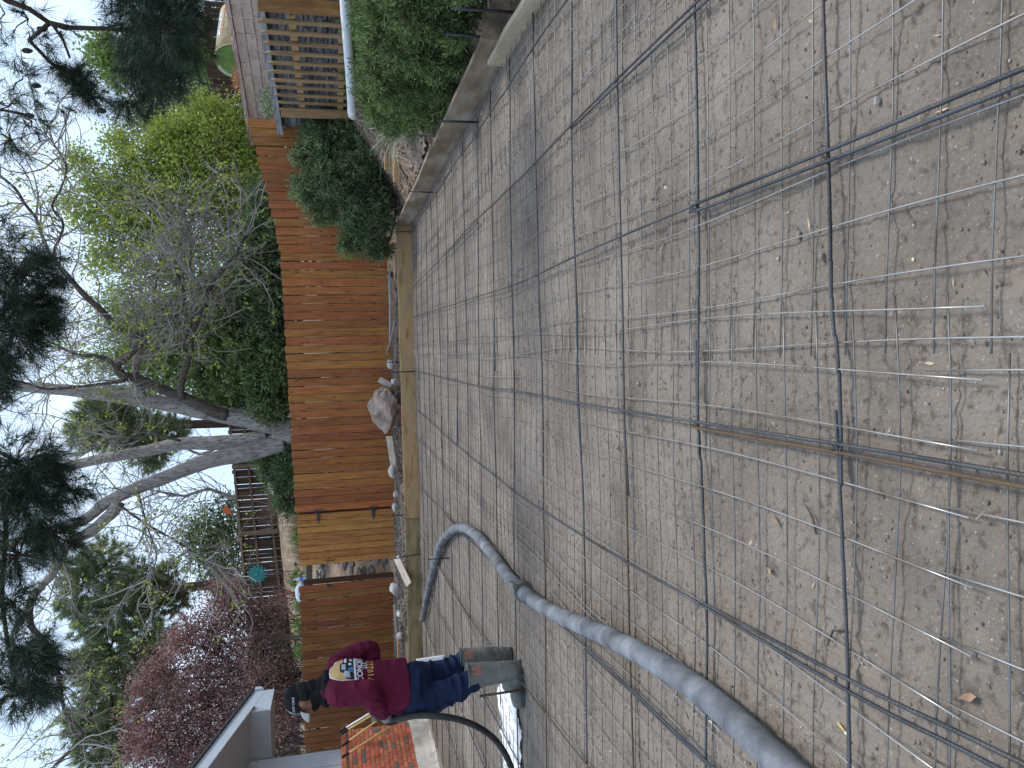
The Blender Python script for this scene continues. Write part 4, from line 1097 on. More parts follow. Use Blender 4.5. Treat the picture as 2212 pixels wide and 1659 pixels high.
for pts, d in t2:
    for _ in range(2):
        i = random.randrange(1, len(pts) - 1); s3.append((pts[i], (pts[i + 1] - pts[i]).normalized() + Vector((random.gauss(0, .8), random.gauss(0, .8), random.gauss(0, .8))), random.uniform(.6, 1.0)))
t3 = branches(mb, s3, 0, .09, 4, .0048, .003, .3, .06, 3)
mb.build('twigs', M_TWIG, mp_)
def tufts(tips, keep, per, L, Wd, rad=.03):
    c = np.array([p[0][-1][:] for p in tips if random.random() < keep]); n = len(c) * per
    cc = np.repeat(c, per, 0) + RNG.normal(size=(n, 3)) * rad
    return leaves(cc, RNG.normal(size=(n, 3)) + np.array([0, 0, .5]), RNG.uniform(*L, n), RNG.uniform(*Wd, n), .08)
M_BUD = mat('young_leaf_yellow_green', (.28, .34, .04), (.42, .48, .09), scale=3, rough=.6, island=.3, hue=.02, transl=.35, shift=False)
v, f = stack([tufts(t1, .35, 9, (.05, .10), (.03, .06), .05), tufts(t2, .30, 7, (.04, .08), (.025, .05), .04), tufts(t3, .16, 5, (.03, .06), (.02, .04), .03)])
obj('young_leaves', np_mesh('young_leaves', v, f), M_BUD, mp_)

# --- leafy trees: trunk(s), twigs, crown of separate leaves
def leafy(name, label, blobs, n, L, Wd, m, base, r0=.07, droop=0.0, twig=True, cl=10, crad=.10, cat='tree', group=None, bark=None, dens=1.0):
    t = thing(name, label, cat, base, group)
    nc = n // cl; c, u, k = blob_pts(blobs, nc, .25, .2)
    cc = np.repeat(c, cl, 0) + RNG.normal(size=(nc * cl, 3)) * crad * np.array([1, 1, 1 + 2 * droop])
    d = RNG.normal(size=(nc * cl, 3)) + np.array([0, 0, .3 - 2.2 * droop])
    v, f = leaves(cc, d, RNG.uniform(*L, nc * cl), RNG.uniform(*Wd, nc * cl), .06)
    obj('crown', np_mesh('crown', v, f), m, t)
    base = Vector(base); cen = Vector(np.mean(np.array(blobs)[:, :3], 0)); mb = MB(); fork = base.lerp(cen, .45); fork.z = base.z + (cen.z - base.z) * .45
    mb.tube(smoothline([base - Vector((0, 0, .3)), base.lerp(fork, .5) + Vector((.05, 0, 0)), fork], .2), [r0 * (1 - .35 * i / 9) for i in range(len(smoothline([base - Vector((0, 0, .3)), base.lerp(fork, .5) + Vector((.05, 0, 0)), fork], .2)))], 9)
    mb.build('trunk', bark or M_BARK, t)
    mb = MB(); sd = []
    for b in blobs:
        e = Vector(b[:3]); mid = fork.lerp(e, .5) + Vector((random.uniform(-.15, .15), random.uniform(-.15, .15), random.uniform(-.1, .2)))
        P = smoothline([fork, mid, e], .25); mb.tube(P, [r0 * .5 * (1 - .75 * i / len(P)) for i in range(len(P))], 6, caps=False)
        if twig:
            for _ in range(7): sd.append((P[random.randrange(len(P) // 2, len(P))], unit(1)[0], b[3] / .45))
    if twig: branches(mb, sd, 0, .16, 5, r0 * .12, r0 * .04, .3, .03, 3)
    mb.build('limbs', bark or M_TWIG, t)
    return t
GREEN = [(6.13, 17.5, 3.86, .42), (5.66, 17.5, 4.24, .47), (5.42, 17.3, 3.76, .52), (5.89, 17.5, 3.49, .42), (5.48, 17.6, 4.73, .48), (4.97, 17.5, 4.45, .53), (4.88, 17.6, 4.93, .48), (5.02, 17.8, 5.43, .43), (5.54, 17.9, 5.71, .32), (4.83, 17.3, 3.96, .52), (4.91, 17.2, 3.48, .47), (4.29, 17.6, 5.22, .53), (4.17, 17.5, 4.75, .53), (4.32, 17.8, 5.72, .48), (4.51, 17.8, 6.08, .43), (4.13, 17.3, 4.26, .52),
         (3.82, 17.8, 6.19, .43), (3.59, 17.6, 5.60, .53), (3.48, 17.5, 5.05, .53), (4.13, 17.9, 6.65, .32), (3.47, 17.4, 4.57, .47), (5.05, 18.0, 6.47, .33), (5.41, 17.2, 3.28, .41), (4.38, 17.0, 3.10, .41), (2.90, 17.5, 5.33, .47), (2.91, 17.6, 5.98, .42), (4.9, 17.0, 2.75, .45), (4.3, 16.9, 2.5, .45), (5.4, 17.0, 2.75, .4), (3.6, 17.0, 2.9, .45), (3.7, 17.2, 3.5, .5), (4.2, 17.1, 3.6, .5), (3.1, 17.2, 3.4, .45), (3.0, 17.3, 4.1, .5), (2.6, 17.4, 4.7, .4), (5.9, 17.3, 3.1, .4)]
M_LIME = mat('fresh_lime_leaf', (.19, .265, .045), (.30, .375, .075), (.40, .46, .115), scale=2.5, detail=3, rough=.6, island=.32, hue=.02, transl=.4, shift=False)
leafy('lime_green_tree', 'bright lime-green leafy tree behind the right end of the orange fence', GREEN, 52000, (.05, .10), (.03, .055), M_LIME, (4.4, 17.5, 1.5), .07, crad=.11)
WIL = [(2.24, 24, 7.12, .65), (1.57, 24, 6.78, .72), (2.36, 24, 6.25, .72), (1.02, 24, 6.42, .72), (1.68, 24, 5.78, .72), (.73, 24, 5.56, .65), (2.21, 24, 5.25, .65), (1.26, 24, 5.16, .58), (2.91, 24, 7.10, .51), (.21, 24, 6.20, .51), (1.06, 24, 7.53, .51), (3.29, 25, 5.38, .60), (2.6, 24, 4.6, .6), (1.2, 24, 4.5, .6), (.2, 24, 5.0, .5)]
M_WIL = mat('soft_light_green_leaf', (.14, .235, .05), (.23, .33, .085), scale=1.2, rough=.7, island=.28, hue=.015, transl=.35, shift=False)
leafy('weeping_tree', 'soft light-green drooping tree seen between the twisted limbs and the junipers', WIL, 26000, (.10, .20), (.03, .05), M_WIL, (1.5, 24, 2.9), .09, droop=.6, crad=.16)
CRAB = [(-4.72, 19, 4.04, .51), (-5.20, 19, 3.65, .57), (-5.45, 19, 4.37, .57), (-5.60, 19, 4.88, .51), (-5.84, 18.5, 3.21, .56), (-6.23, 19, 4.09, .69), (-6.59, 19, 4.71, .57), (-6.39, 19.3, 5.46, .50), (-6.66, 19.3, 5.87, .38), (-6.70, 18.6, 3.45, .67), (-7.28, 19, 4.33, .69), (-7.49, 19, 5.14, .63), (-7.64, 19, 5.63, .48), (-8.02, 19, 5.94, .44), (-7.52, 18.6, 3.68, .67), (-8.11, 18.8, 4.63, .68),
        (-6.33, 18, 2.89, .54), (-6.97, 17.5, 2.77, .53), (-8.22, 18.8, 5.32, .57), (-4.60, 19.3, 3.87, .33), (-5.27, 19, 2.92, .38), (-7.28, 19.3, 6.08, .32), (-8.8, 18.8, 4.9, .6), (-8.6, 18.5, 3.9, .6)]
M_CRAB = mat('dusky_red_leaf', (.15, .078, .068), (.27, .15, .132), (.40, .25, .24), scale=4, detail=5, rough=.7, island=.45, hue=.02, transl=.25, shift=False)
M_CRABT = mat('crab_twig', (.05, .035, .03), (.12, .085, .075), scale=5, rough=.9, island=.3)
cr = leafy('crabapple_tree', 'dusky red-leaved crabapple tree above the house eave', CRAB, 62000, (.04, .085), (.022, .045), M_CRAB, (-6.7, 18.8, 1.7), .09, crad=.10, bark=M_CRABT)
c, u, k = blob_pts(CRAB, 900, .5, .2)
cc = np.repeat(c, 5, 0) + RNG.normal(size=(4500, 3)) * .04
v, f = leaves(cc, unit(4500), RNG.uniform(.025, .05, 4500), RNG.uniform(.02, .035, 4500), .05)
obj('blossom', np_mesh('blossom', v, f), mat('pink_blossom', (.40, .17, .22), (.55, .33, .37), scale=6, rough=.7, island=.3, transl=.3), cr)
# bare dark tangle under the crabapple
mb = MB(); branches(mb, [((random.uniform(-8.5, -5.2), random.uniform(17.2, 19), random.uniform(1.7, 3.0)), (random.gauss(0, .5), random.gauss(0, .4), 1), random.uniform(.7, 1.3)) for _ in range(420)], 0, .16, 7, .012, .005, .32, .05, 3)
mb.build('undergrowth_twigs', M_CRABT, cr)
RBL = [(13.24, 32, 9.62, .62), (12.74, 32, 9.15, .66), (12.23, 32, 8.76, .66), (13.62, 32, 9.20, .50), (12.97, 32, 8.24, .69), (13.3, 32, 7.3, .9), (12.3, 32, 7.6, .7)]
leafy('pale_green_tree', 'pale green rounded tree far off at the right, below the pine branch', RBL, 6000, (.12, .22), (.07, .12), M_WIL, (12.9, 32, 3.5), .12, crad=.2)
RBD = [(10.16, 29, 7.19, .70), (10.67, 29, 6.57, .70), (10.04, 29, 6.14, .61), (10.66, 28, 5.64, .59), (11.84, 29, 6.23, .70), (11.31, 28, 5.32, .51), (9.67, 29, 7.21, .61), (10.15, 30, 7.87, .63), (10.20, 28, 5.36, .51), (12.26, 28, 5.44, .67), (9.36, 29, 6.77, .61), (9.47, 30, 8.20, .54), (9.3, 29, 5.8, .7), (13, 28.5, 5.6, .8), (8.6, 29, 6.0, .7), (11, 28.5, 4.7, .8), (9.4, 28.5, 4.7, .8), (13, 28.5, 4.6, .8)]
M_DKG = mat('dark_conifer_green', (.065, .105, .042), (.13, .19, .075), (.20, .265, .11), scale=.9, rough=.8, island=.35, transl=.15, shift=False)
leafy('dark_green_tree', 'dark green dense tree behind the dark fence at the far right', RBD, 15000, (.10, .20), (.04, .08), M_DKG, (10.4, 29, 3.5), .14, crad=.18)
RBB = [(9.13, 22, 4.64, .29), (8.77, 22, 4.47, .26), (8.87, 22, 4.82, .26), (9.45, 22, 4.57, .26), (9.1, 22, 4.2, .4)]
leafy('feathery_bush', 'light green feathery bush above the fence behind the fuel tank', RBB, 3600, (.06, .12), (.02, .04), M_WIL, (9.1, 22, 3.2), .04, crad=.08, cat='bush')
CNL = [(-5.01, 32, 6.48, .77), (-5.77, 32, 6.0, .87), (-6.08, 32, 6.69, .77), (-6.70, 32, 5.68, .77), (-7.02, 32, 6.21, .77), (-5.45, 32, 5.47, .67), (-5.33, 32, 7.0, .48), (-4.4, 32, 5.6, .6), (-7.6, 32, 5.4, .8)]
leafy('far_evergreen_tree', 'mid-green evergreen standing beyond the dark fence at the left', CNL, 9000, (.10, .2), (.04, .08), M_DKG, (-5.9, 32, 4), .12, crad=.2)

# --- pines: tufts of long needles
def needle_tufts(centers, dirs, per, L, Wd, core=.06, spread=1.0):
    n = len(centers); c = np.repeat(centers, per, 0); d = np.repeat(nrm(dirs), per, 0); t = RNG.random(n * per)
    c = c + d * ((t - .5) * core * 2)[:, None]
    dd = nrm(d * .75 + RNG.normal(size=(n * per, 3)) * .55 * spread)
    return needles(c, dd, RNG.uniform(*L, n * per), Wd)
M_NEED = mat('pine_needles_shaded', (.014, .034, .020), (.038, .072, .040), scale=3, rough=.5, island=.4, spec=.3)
M_NEEDF = mat('far_pine_needles', (.14, .185, .09), (.25, .305, .155), scale=.8, rough=.7, island=.35, hue=.015, transl=.2, shift=False)
def far_pine(label, blobs, base, per=40, ntuft=1250, name='pine_tree'):
    t = thing(name, label, 'tree', base, 'pines beyond the left fence')
    c, u, k = blob_pts(blobs, ntuft, .3, .2)
    v, f = needle_tufts(c, u + np.array([0, 0, .5]), per, (.16, .30), .022, .08)
    obj('needles', np_mesh('needles', v, f), M_NEEDF, t)
    B = Vector(base); top = Vector(max(blobs, key=lambda b: b[2])[:3]); mb = MB(); mb.tube([B - Vector((0, 0, .4)), B.lerp(top, .5) + Vector((.1, 0, 0)), top], [.2, .14, .04], 9); mb.build('trunk', M_PINEBARK, t)
    mb = MB()
    for b in blobs:
        e = Vector(b[:3]); s = B.lerp(top, np.clip((b[2] - B.z) / (top.z - B.z) * .85, .1, .95)); mb.tube(smoothline([s, s.lerp(e, .5) + Vector((0, 0, .15)), e], .4), .035, 5, caps=False)
        for _ in range(6):
            q = s.lerp(e, random.uniform(.4, 1)); w = Vector(unit(1)[0]) * b[3] * .9; mb.tube([q, q + w * .5 + Vector((0, 0, .05)), q + w], [.02, .014, .006], 4, caps=False)
    mb.build('limbs', M_PINEBARK, t)
BG = [(-5.36, 26, 9.16, .70), (-4.85, 26, 8.50, .63), (-6.17, 26, 8.14, .78), (-6.81, 26, 8.82, .70), (-5.50, 26, 7.59, .63), (-6.51, 27, 7.31, .65), (-7.24, 26, 7.52, .78), (-6.73, 27, 6.61, .49), (-5.80, 27, 6.86, .49), (-6.18, 26, 9.44, .47), (-7.72, 26, 8.33, .70)]
far_pine('airy ponderosa pine with sky gaps, beyond the crabapple nearest the forked tree', BG, (-6.1, 26, 3.0))
BG2 = [(-8.22, 26, 8.99, .63), (-8.17, 27, 7.22, .65), (-8.50, 26, 7.82, .78), (-9.12, 26, 8.63, .70), (-10.02, 26, 8.27, .78), (-9.88, 26, 9.30, .55), (-10.78, 26, 8.94, .63), (-10.91, 26, 8.03, .63), (-9.4, 26.5, 7.0, .6)]
far_pine('airy ponderosa pine beyond the crabapple at the picture edge', BG2, (-9.4, 26, 2.8))
BG3 = [(-.60, 28, 9.18, .67), (-1.08, 28, 8.63, .76), (-1.43, 28, 7.93, .67), (-1.20, 28, 9.48, .51), (-1.92, 28, 7.37, .59), (-.16, 28, 8.46, .59), (-.9, 28, 7.6, .6), (-1.2, 28, 6.8, .6)]
far_pine('ponderosa pine seen between the stems of the forked tree', BG3, (-1.0, 28, 3.6))
# bare far trees, left of the forked trunk
for k, (bx, by, bz, h, lab) in enumerate(((-3.6, 29, 3.7, 4.8, 'thin bare tree with a pale trunk beyond the dark fence'), (-2.2, 33, 4.0, 6.0, 'bare twiggy tree far behind the left stem of the forked tree'), (-9.2, 21, 2.4, 3.4, 'bare leaning tree at the picture edge behind the house'))):
    t = thing('bare_tree', lab, 'tree', (bx, by, bz))
    mb = MB(); tr = [Vector((bx + random.uniform(-.1, .1) * i, by, bz - .3 + h * i / 6)) for i in range(7)]
    mb.tube(smoothline(tr, .3), [.09 - .07 * i / len(smoothline(tr, .3)) for i in range(len(smoothline(tr, .3)))], 8); mb.build('trunk', M_BARK, t)
    mb = MB(); P = smoothline(tr, .2); a = branches(mb, [(P[random.randrange(len(P) // 3, len(P))], (random.gauss(0, 1), random.gauss(0, .6), random.uniform(.2, 1)), random.uniform(.7, 1.2)) for _ in range(46)], 0, .26, 6, .02, .008, .22, .05, 3)
    branches(mb, [(p[random.randrange(2, 6)], Vector(d) + Vector(unit(1)[0]) * .8, random.uniform(.6, 1)) for p, d in a for _ in range(4)], 0, .16, 5, .009, .005, .28, .03, 3)
    mb.build('twigs', M_TWIG, t)

# --- near pine whose branches hang into the picture (its trunk stands outside it)
np_ = thing('overhanging_pine', 'dark long-needled pine branches hanging into the top of the view', 'tree', (5.6, 4.2, .9))
DENSE = [(2.53, 5.6, 2.39, .25), (2.52, 5.9, 2.60, .21), (2.42, 5.4, 2.30, .20), (2.60, 5.5, 2.24, .18), (2.39, 5.8, 2.40, .19), (2.63, 5.7, 2.55, .21), (2.29, 6.2, 2.58, .17), (2.31, 6.0, 2.36, .14), (2.22, 6.3, 2.77, .12), (2.40, 6.1, 2.65, .18), (2.35, 5.6, 2.19, .13), (2.75, 5.6, 2.35, .25), (2.85, 5.5, 2.6, .25)]
BRUSH = [(2.31, 5.9, 3.08, .07), (2.25, 5.9, 3.01, .08), (2.18, 5.9, 2.96, .09), (2.10, 5.9, 2.90, .08)]
MID = [(.92, 6.2, 3.55, .19), (.73, 6.3, 3.53, .20), (.49, 6.2, 3.60, .20), (.57, 6.4, 3.51, .13), (1.01, 6.3, 3.45, .09), (-.44, 6.2, 3.61, .20), (-.59, 6.3, 3.51, .20), (-.47, 6.4, 3.41, .10), (-.70, 6.5, 3.35, .11), (-.78, 6.2, 3.58, .20), (-.99, 6.4, 3.47, .14), (-1.12, 6.5, 3.37, .08), (-1.11, 6.2, 3.62, .17), (-1.74, 6.0, 3.59, .14), (-1.85, 6.0, 3.48, .14), (-2.03, 6.0, 3.57, .16), (-2.05, 6.1, 3.46, .11), (-1.76, 6.1, 3.44, .08), (-1.44, 6.2, 3.66, .13), (.2, 6.2, 3.75, .15)]
SPARSE = [(2.50, 5.6, 3.20, .15), (2.28, 5.6, 3.29, .13), (2.36, 5.6, 3.13, .12), (2.14, 5.7, 3.28, .14), (1.99, 5.8, 3.40, .14), (2.04, 5.8, 3.23, .12), (1.93, 5.9, 3.30, .12), (1.83, 6.0, 3.47, .14), (2.01, 5.9, 3.14, .10), (2.48, 5.5, 3.30, .13), (2.46, 5.6, 3.03, .10), (1.25, 6.0, 3.53, .12), (1.09, 6.2, 3.61, .11), (-.04, 6.2, 3.66, .13)]
parts = []; tw = MB()
def hang(blobs, nt, per, L, pullz, Wd=.0030, core=.05):
    c, u, k = blob_pts(blobs, nt, .2, .15)
    d = u * .8 + np.array([-.35, .1, pullz])
    parts.append(needle_tufts(c, d, per, L, Wd, core))
    B = np.array(blobs)
    for i in range(nt):
        if random.random() < .55: tw.tube([B[k[i], :3], (B[k[i], :3] + c[i]) / 2 + np.array([0, 0, .02]), c[i]], [.005, .004, .0025], 4, caps=False)
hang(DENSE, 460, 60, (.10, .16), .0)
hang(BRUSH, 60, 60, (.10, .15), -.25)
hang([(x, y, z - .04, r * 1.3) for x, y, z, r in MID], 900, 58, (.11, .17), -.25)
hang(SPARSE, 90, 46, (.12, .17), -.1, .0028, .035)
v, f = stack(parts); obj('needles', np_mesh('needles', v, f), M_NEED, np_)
tw.build('shoots', M_PINEBARK, np_)['kind'] = 'stuff'
MB().tube(smoothline([(5.6, 4.2, .7), (5.5, 4.3, 3), (5.4, 4.4, 6), (5.2, 4.5, 9)], .5), [.24 - .16 * i / 17 for i in range(len(smoothline([(5.6, 4.2, .7), (5.5, 4.3, 3), (5.4, 4.4, 6), (5.2, 4.5, 9)], .5)))], 16).build('trunk', M_PINEBARK, np_)
for (r0, r1, pts) in ((.05, .014, [(5.45, 4.35, 4.4), (4.2, 4.9, 4.0), (3.2, 5.3, 3.65), (2.63, 5.4, 3.40), (2.52, 5.5, 3.16), (2.46, 5.55, 3.06)]), (.018, .010, [(2.46, 5.55, 3.06), (2.46, 5.6, 2.95), (2.47, 5.6, 2.72), (2.5, 5.7, 2.5)]), (.016, .008, [(2.46, 5.55, 3.06), (2.36, 5.6, 3.2), (2.30, 5.8, 3.14), (2.2, 5.9, 3.0), (2.1, 5.9, 2.9)]), (.010, .006, [(2.46, 5.56, 3.05), (2.38, 5.6, 3.0), (2.30, 5.7, 2.99)]),
                      (.04, .012, [(5.48, 4.3, 3.6), (4.4, 4.9, 3.3), (3.4, 5.4, 2.85), (2.85, 5.6, 2.55), (2.5, 5.75, 2.45), (2.3, 6.0, 2.5), (2.2, 6.3, 2.75)]), (.015, .008, [(2.85, 5.6, 2.55), (2.55, 5.5, 2.3), (2.4, 5.45, 2.2)]),
                      (.06, .012, [(5.4, 4.4, 5.6), (3.6, 5.2, 4.7), (2.0, 5.8, 4.05), (.9, 6.1, 3.75), (0, 6.2, 3.78), (-.8, 6.25, 3.68), (-1.4, 6.2, 3.70), (-2.0, 6.05, 3.58)]), (.014, .006, [(2.0, 5.8, 4.05), (2.0, 5.85, 3.6), (1.95, 5.85, 3.3)]), (.014, .006, [(.9, 6.1, 3.75), (.7, 6.3, 3.55), (.55, 6.4, 3.5)]), (.014, .006, [(-.3, 6.2, 3.76), (-.55, 6.35, 3.5), (-.7, 6.5, 3.35)])):
    P = smoothline(pts, .12); MB().tube(P, [r0 + (r1 - r0) * i / len(P) for i in range(len(P))], 8).build('limb', M_PINEBARK, np_)
for (x, y, z) in ((2.44, 5.6, 3.12), (2.3, 5.62, 3.22), (2.12, 5.75, 3.22), (1.95, 5.85, 3.3), (2.02, 5.9, 2.86), (.75, 6.3, 3.45)):
    mb = MB(); mb.ball((x, y, z), (.018, .018, .034), 9, 7, .12); mb.build('cone', M_PINEBARK, np_)

# --- grasses and small plants
def blades(blobs_or_pts, n, L, Wd, up, spread, curve, seg=4):
    """arching blades: strips of quads"""
    P = np.array(blobs_or_pts); k = RNG.integers(0, len(P), n); c = P[k, :3] + RNG.normal(size=(n, 3)) * P[k, 3:4] * np.array([.6, .6, .05])
    d = nrm(RNG.normal(size=(n, 3)) * np.array([spread, spread, .3]) + np.array([up[0], up[1], up[2]])); l = RNG.uniform(*L, n); s = nrm(np.cross(d, np.array([0, 0, 1.]) + .3 * unit(n)))
    rows = []
    for i in range(seg + 1):
        t = i / seg; q = c + d * (l * t)[:, None] + np.array([0, 0, -1.]) * (curve * l * t * t)[:, None]; w = Wd * (1 - .85 * t ** 1.5)
        rows += [q - s * w / 2, q + s * w / 2]
    v = np.stack(rows, 1); m = 2 * (seg + 1)
    f = np.concatenate([np.stack([np.arange(n) * m + 2 * i, np.arange(n) * m + 2 * i + 1, np.arange(n) * m + 2 * i + 3, np.arange(n) * m + 2 * i + 2], -1) for i in range(seg)])
    return v.reshape(-1, 3), f
M_BLADE = mat('grey_green_blade', (.22, .27, .18), (.40, .45, .34), scale=4, rough=.6, island=.3)
t = thing('spiky_grass_clump', 'grey-green spiky grass clump arching out below the big juniper', 'grass clump', (3.42, 10.1, .35))
v, f = blades([(3.30, 9.75, .40, .06)], 150, (.55, .95), .014, (-.40, -.35, .80), .6, .35); obj('blades', np_mesh('blades', v, f), M_BLADE, t)
v, f = blades([(3.40, 10.05, .36, .05)], 14, (.3, .5), .010, (-.6, -.4, .3), .5, .5); obj('dry_blades', np_mesh('dry_blades', v, f), mat('dry_blade', (.42, .34, .15), rough=.7, island=.2), t)
M_TAN = mat('dry_tan_grass', (.30, .24, .16), (.47, .40, .29), scale=3, rough=.9, island=.3)
for i, (x, y, z, lab) in enumerate(((-2.38, 18.5, 2.0, 'dry tan grass mound beside the white boulder'), (-2.95, 18.4, 1.98, 'dry tan grass mound in the middle of the bed on the slope'), (-3.5, 18.2, 1.95, 'dry tan grass mound at the left end of its bed'))):
    t = thing('dry_grass_mound', lab, 'grass clump', (x, y, z), 'dry grass mounds on the slope')
    v, f = blades([(x, y, z, .28), (x + .2, y, z, .22), (x - .2, y, z, .22)], 900, (.45, .95), .012, (0, 0, 1), .55, .25); obj('blades', np_mesh('blades', v, f), M_TAN, t)
t = thing('copper_grass_clump', 'coppery dry grass clump at the green end of the fuel tank', 'grass clump', (6.25, 16.0, 2.9))
v, f = blades([(6.22, 15.95, 2.85, .12)], 420, (.35, .55), .012, (0, 0, 1), .75, .45); obj('blades', np_mesh('blades', v, f), mat('copper_grass', (.50, .25, .12), (.62, .37, .21), scale=4, rough=.8, island=.3), t)
M_BUSH = mat('small_bush_green', (.07, .16, .03), (.14, .26, .06), scale=4, rough=.7, island=.3, transl=.25)
for (x, y, z, r, lab) in ((-3.11, 17, 2.05, .14, 'bright green cushion plant among the dry grass above the gate'), (-4.56, 17, 2.02, .15, 'small green bush on the slope above the darker fence'), (-5.0, 17, 2.1, .14, 'small dull green bush left of the plastic sheet'), (-5.5, 17, 2.1, .12, 'little round green plant near the worker\'s head'), (-4.1, 17.4, 2.15, .16, 'flat green plant behind the white plastic sheet')):
    t = thing('small_plant', lab, 'plant', (x, y, z - .2), 'small plants on the slope')
    v, f = sprays([(x, y, z + .1, r), (x + r * .7, y, z + .05, r * .8), (x - r * .7, y, z + .04, r * .8)], 160, 7, (.03, .06), (.012, .022), rad=.03); obj('foliage', np_mesh('foliage', v, f), M_BUSH, t)
    mb = MB(); branches(mb, [((x, y, z - .15), (random.gauss(0, .5), random.gauss(0, .5), 1), 1) for _ in range(8)], 0, .06, 4, .005, .003); mb.build('stems', M_TWIG, t)
t = thing('small_plant', 'pale leafy plant at the far end of the gravel strip', 'plant', (4.75, 13.2, 2.0), 'small plants on the slope')
v, f = sprays([(4.7, 13.3, 2.15, .14), (4.9, 13.4, 2.22, .16), (4.95, 13.2, 2.1, .12)], 200, 7, (.03, .06), (.014, .026), rad=.03); obj('foliage', np_mesh('foliage', v, f), mat('sage_green', (.13, .19, .09), (.26, .32, .18), scale=5, rough=.7, island=.3), t)
for (x, y, z, lab) in ((-3.0, 21, 2.55, 'bare reddish shrub against the dark fence, by the pale boulder'), (-5.4, 21, 2.45, 'bare reddish shrub against the dark fence below the pinwheel')):
    t = thing('bare_shrub', lab, 'shrub', (x, y, z)); mb = MB()
    a = branches(mb, [((x + random.uniform(-.1, .1), y, z - .2), (random.gauss(0, .5), random.gauss(0, .3), 1), random.uniform(.8, 1.2)) for _ in range(26)], 0, .17, 6, .012, .005, .22, .05, 3)
    branches(mb, [(p[3], Vector(d) + Vector(unit(1)[0]) * .8, .8) for p, d in a for _ in range(2)], 0, .12, 4, .007, .004, .25, .04, 3)
    mb.build('twigs', mat('reddish_twig', (.16, .08, .07), (.26, .15, .13), scale=5, rough=.9, island=.3), t)
# bark mulch on the bank
n = 7000; x = RNG.uniform(2.72, 4.1, n); y = RNG.uniform(3.5, 12.6, n)
c = np.stack([x, y, terrain(x, y) + .012], -1); d = unit(n); d[:, 2] *= .35
v, f = leaves(c, d, RNG.uniform(.03, .09, n), RNG.uniform(.012, .03, n), .1)
tag(obj('bark_mulch', np_mesh('bark_mulch', v, f), mat('bark_mulch', (.10, .07, .055), (.30, .225, .18), scale=9, rough=.95, island=.45, shift=False)), 'pinkish brown bark mulch on the bank behind the stained form board', 'mulch', kind='stuff')
n = 9000; x = RNG.uniform(-7.0, 4.2, n); y = FY(x) - RNG.uniform(.05, 1.0, n)
s = RNG.uniform(.006, .03, n) * (RNG.random(n) ** 2 + .35)
v = base_ = None
base = np.array([(1, 0, 0), (-1, 0, 0), (0, 1, 0), (0, -1, 0), (0, 0, 1), (0, 0, -1)], float)
keep = y > 13.22 - .08 * x; x, y, s = x[keep], y[keep], s[keep]; n = len(x)
v = base[None] * (1 + RNG.uniform(-.4, .4, (n, 6, 1))) * s[:, None, None] + np.stack([x, y, terrain(x, y) + s * .3], -1)[:, None, :]
tag(obj('dug_out_clods', np_mesh('dug_out_clods', v.reshape(-1, 3), (tri[None] + (np.arange(n) * 6)[:, None, None]).reshape(-1, 3)), mat('clods', (.10, .08, .065), (.30, .25, .215), scale=7, rough=1, island=.4, shift=False)), 'dug-out clods and rubble between the form board and the fence', 'soil', kind='stuff')
# ------------------------------------------------------------------ the worker
def remesh(mb, voxel, smooth=4):
    ob = bpy.data.objects.new('tmp', mb.mesh('tmp')); COL.objects.link(ob)
    m = ob.modifiers.new('r', 'REMESH'); m.mode = 'VOXEL'; m.voxel_size = voxel; m.use_smooth_shade = True
    s = ob.modifiers.new('s', 'SMOOTH'); s.factor = .5; s.iterations = smooth
    dg = bpy.context.evaluated_depsgraph_get(); dg.update()
    me = bpy.data.meshes.new_from_object(ob.evaluated_get(dg)); old = ob.data
    bpy.data.objects.remove(ob); bpy.data.meshes.remove(old)
    me.polygons.foreach_set('use_smooth', [True] * len(me.polygons)); return me
def cap_(mb, p, r, q, s, n=18):
    p, q = Vector(p), Vector(q)
    k = 8; mb.tube([p.lerp(q, i / k) for i in range(k + 1)], [r + (s - r) * i / k for i in range(k + 1)], n)
    mb.ball(p, r, n, 10); mb.ball(q, s, n, 10); return mb
def chain(mb, pr):
    for (p, r), (q, s) in zip(pr[:-1], pr[1:]): cap_(mb, p, r, q, s)
    return mb
def wrinkle(me, f):
    n = len(me.vertices); co = np.empty(n * 3, np.float32); me.vertices.foreach_get('co', co); co = co.reshape(-1, 3).astype(float)
    no = np.empty(n * 3, np.float32); me.vertices.foreach_get('normal', no); no = no.reshape(-1, 3)
    co = co + no * f(co)[:, None]
    me.vertices.foreach_set('co', co.astype(np.float32).ravel()); me.update(); return me
MAN = thing('person', 'worker in maroon long-sleeved shirt, jeans, rubber boots and cap, holding a black hose', 'person', (-2.2, 5.8, 0))
MAN.rotation_euler = (0, 0, math.atan2(.2, -.98))
def kid(name, me, m, parent=MAN):
    o = bpy.data.objects.new(name, me); COL.objects.link(o); me.materials.clear(); me.materials.append(m); o.parent = parent; return o
M_SKIN = mat('skin', (.20, .095, .058), (.26, .13, .082), scale=14, rough=.55, bump=.1, bscale=80)
M_SHIRT = mat('maroon_cotton', (.080, .007, .024), (.12, .012, .038), scale=6, rough=.9, spec=.15, bump=.25, bscale=70, bdist=.006)
M_JEAN = mat('navy_denim', (.006, .012, .034), (.018, .030, .072), scale=7, rough=.9, spec=.15, bump=.3, bscale=60, bdist=.006)
M_BOOT = mat('cement_splashed_rubber', (.060, .065, .062), (.14, .145, .135), (.21, .205, .185), scale=6, detail=8, rough=.7, bump=.15, bscale=30, bdist=.004)
M_BLACKC = mat('black_fabric', (.006, .006, .007), (.016, .016, .018), scale=20, rough=.9, spec=.15, bump=.3, bscale=60, bdist=.005)
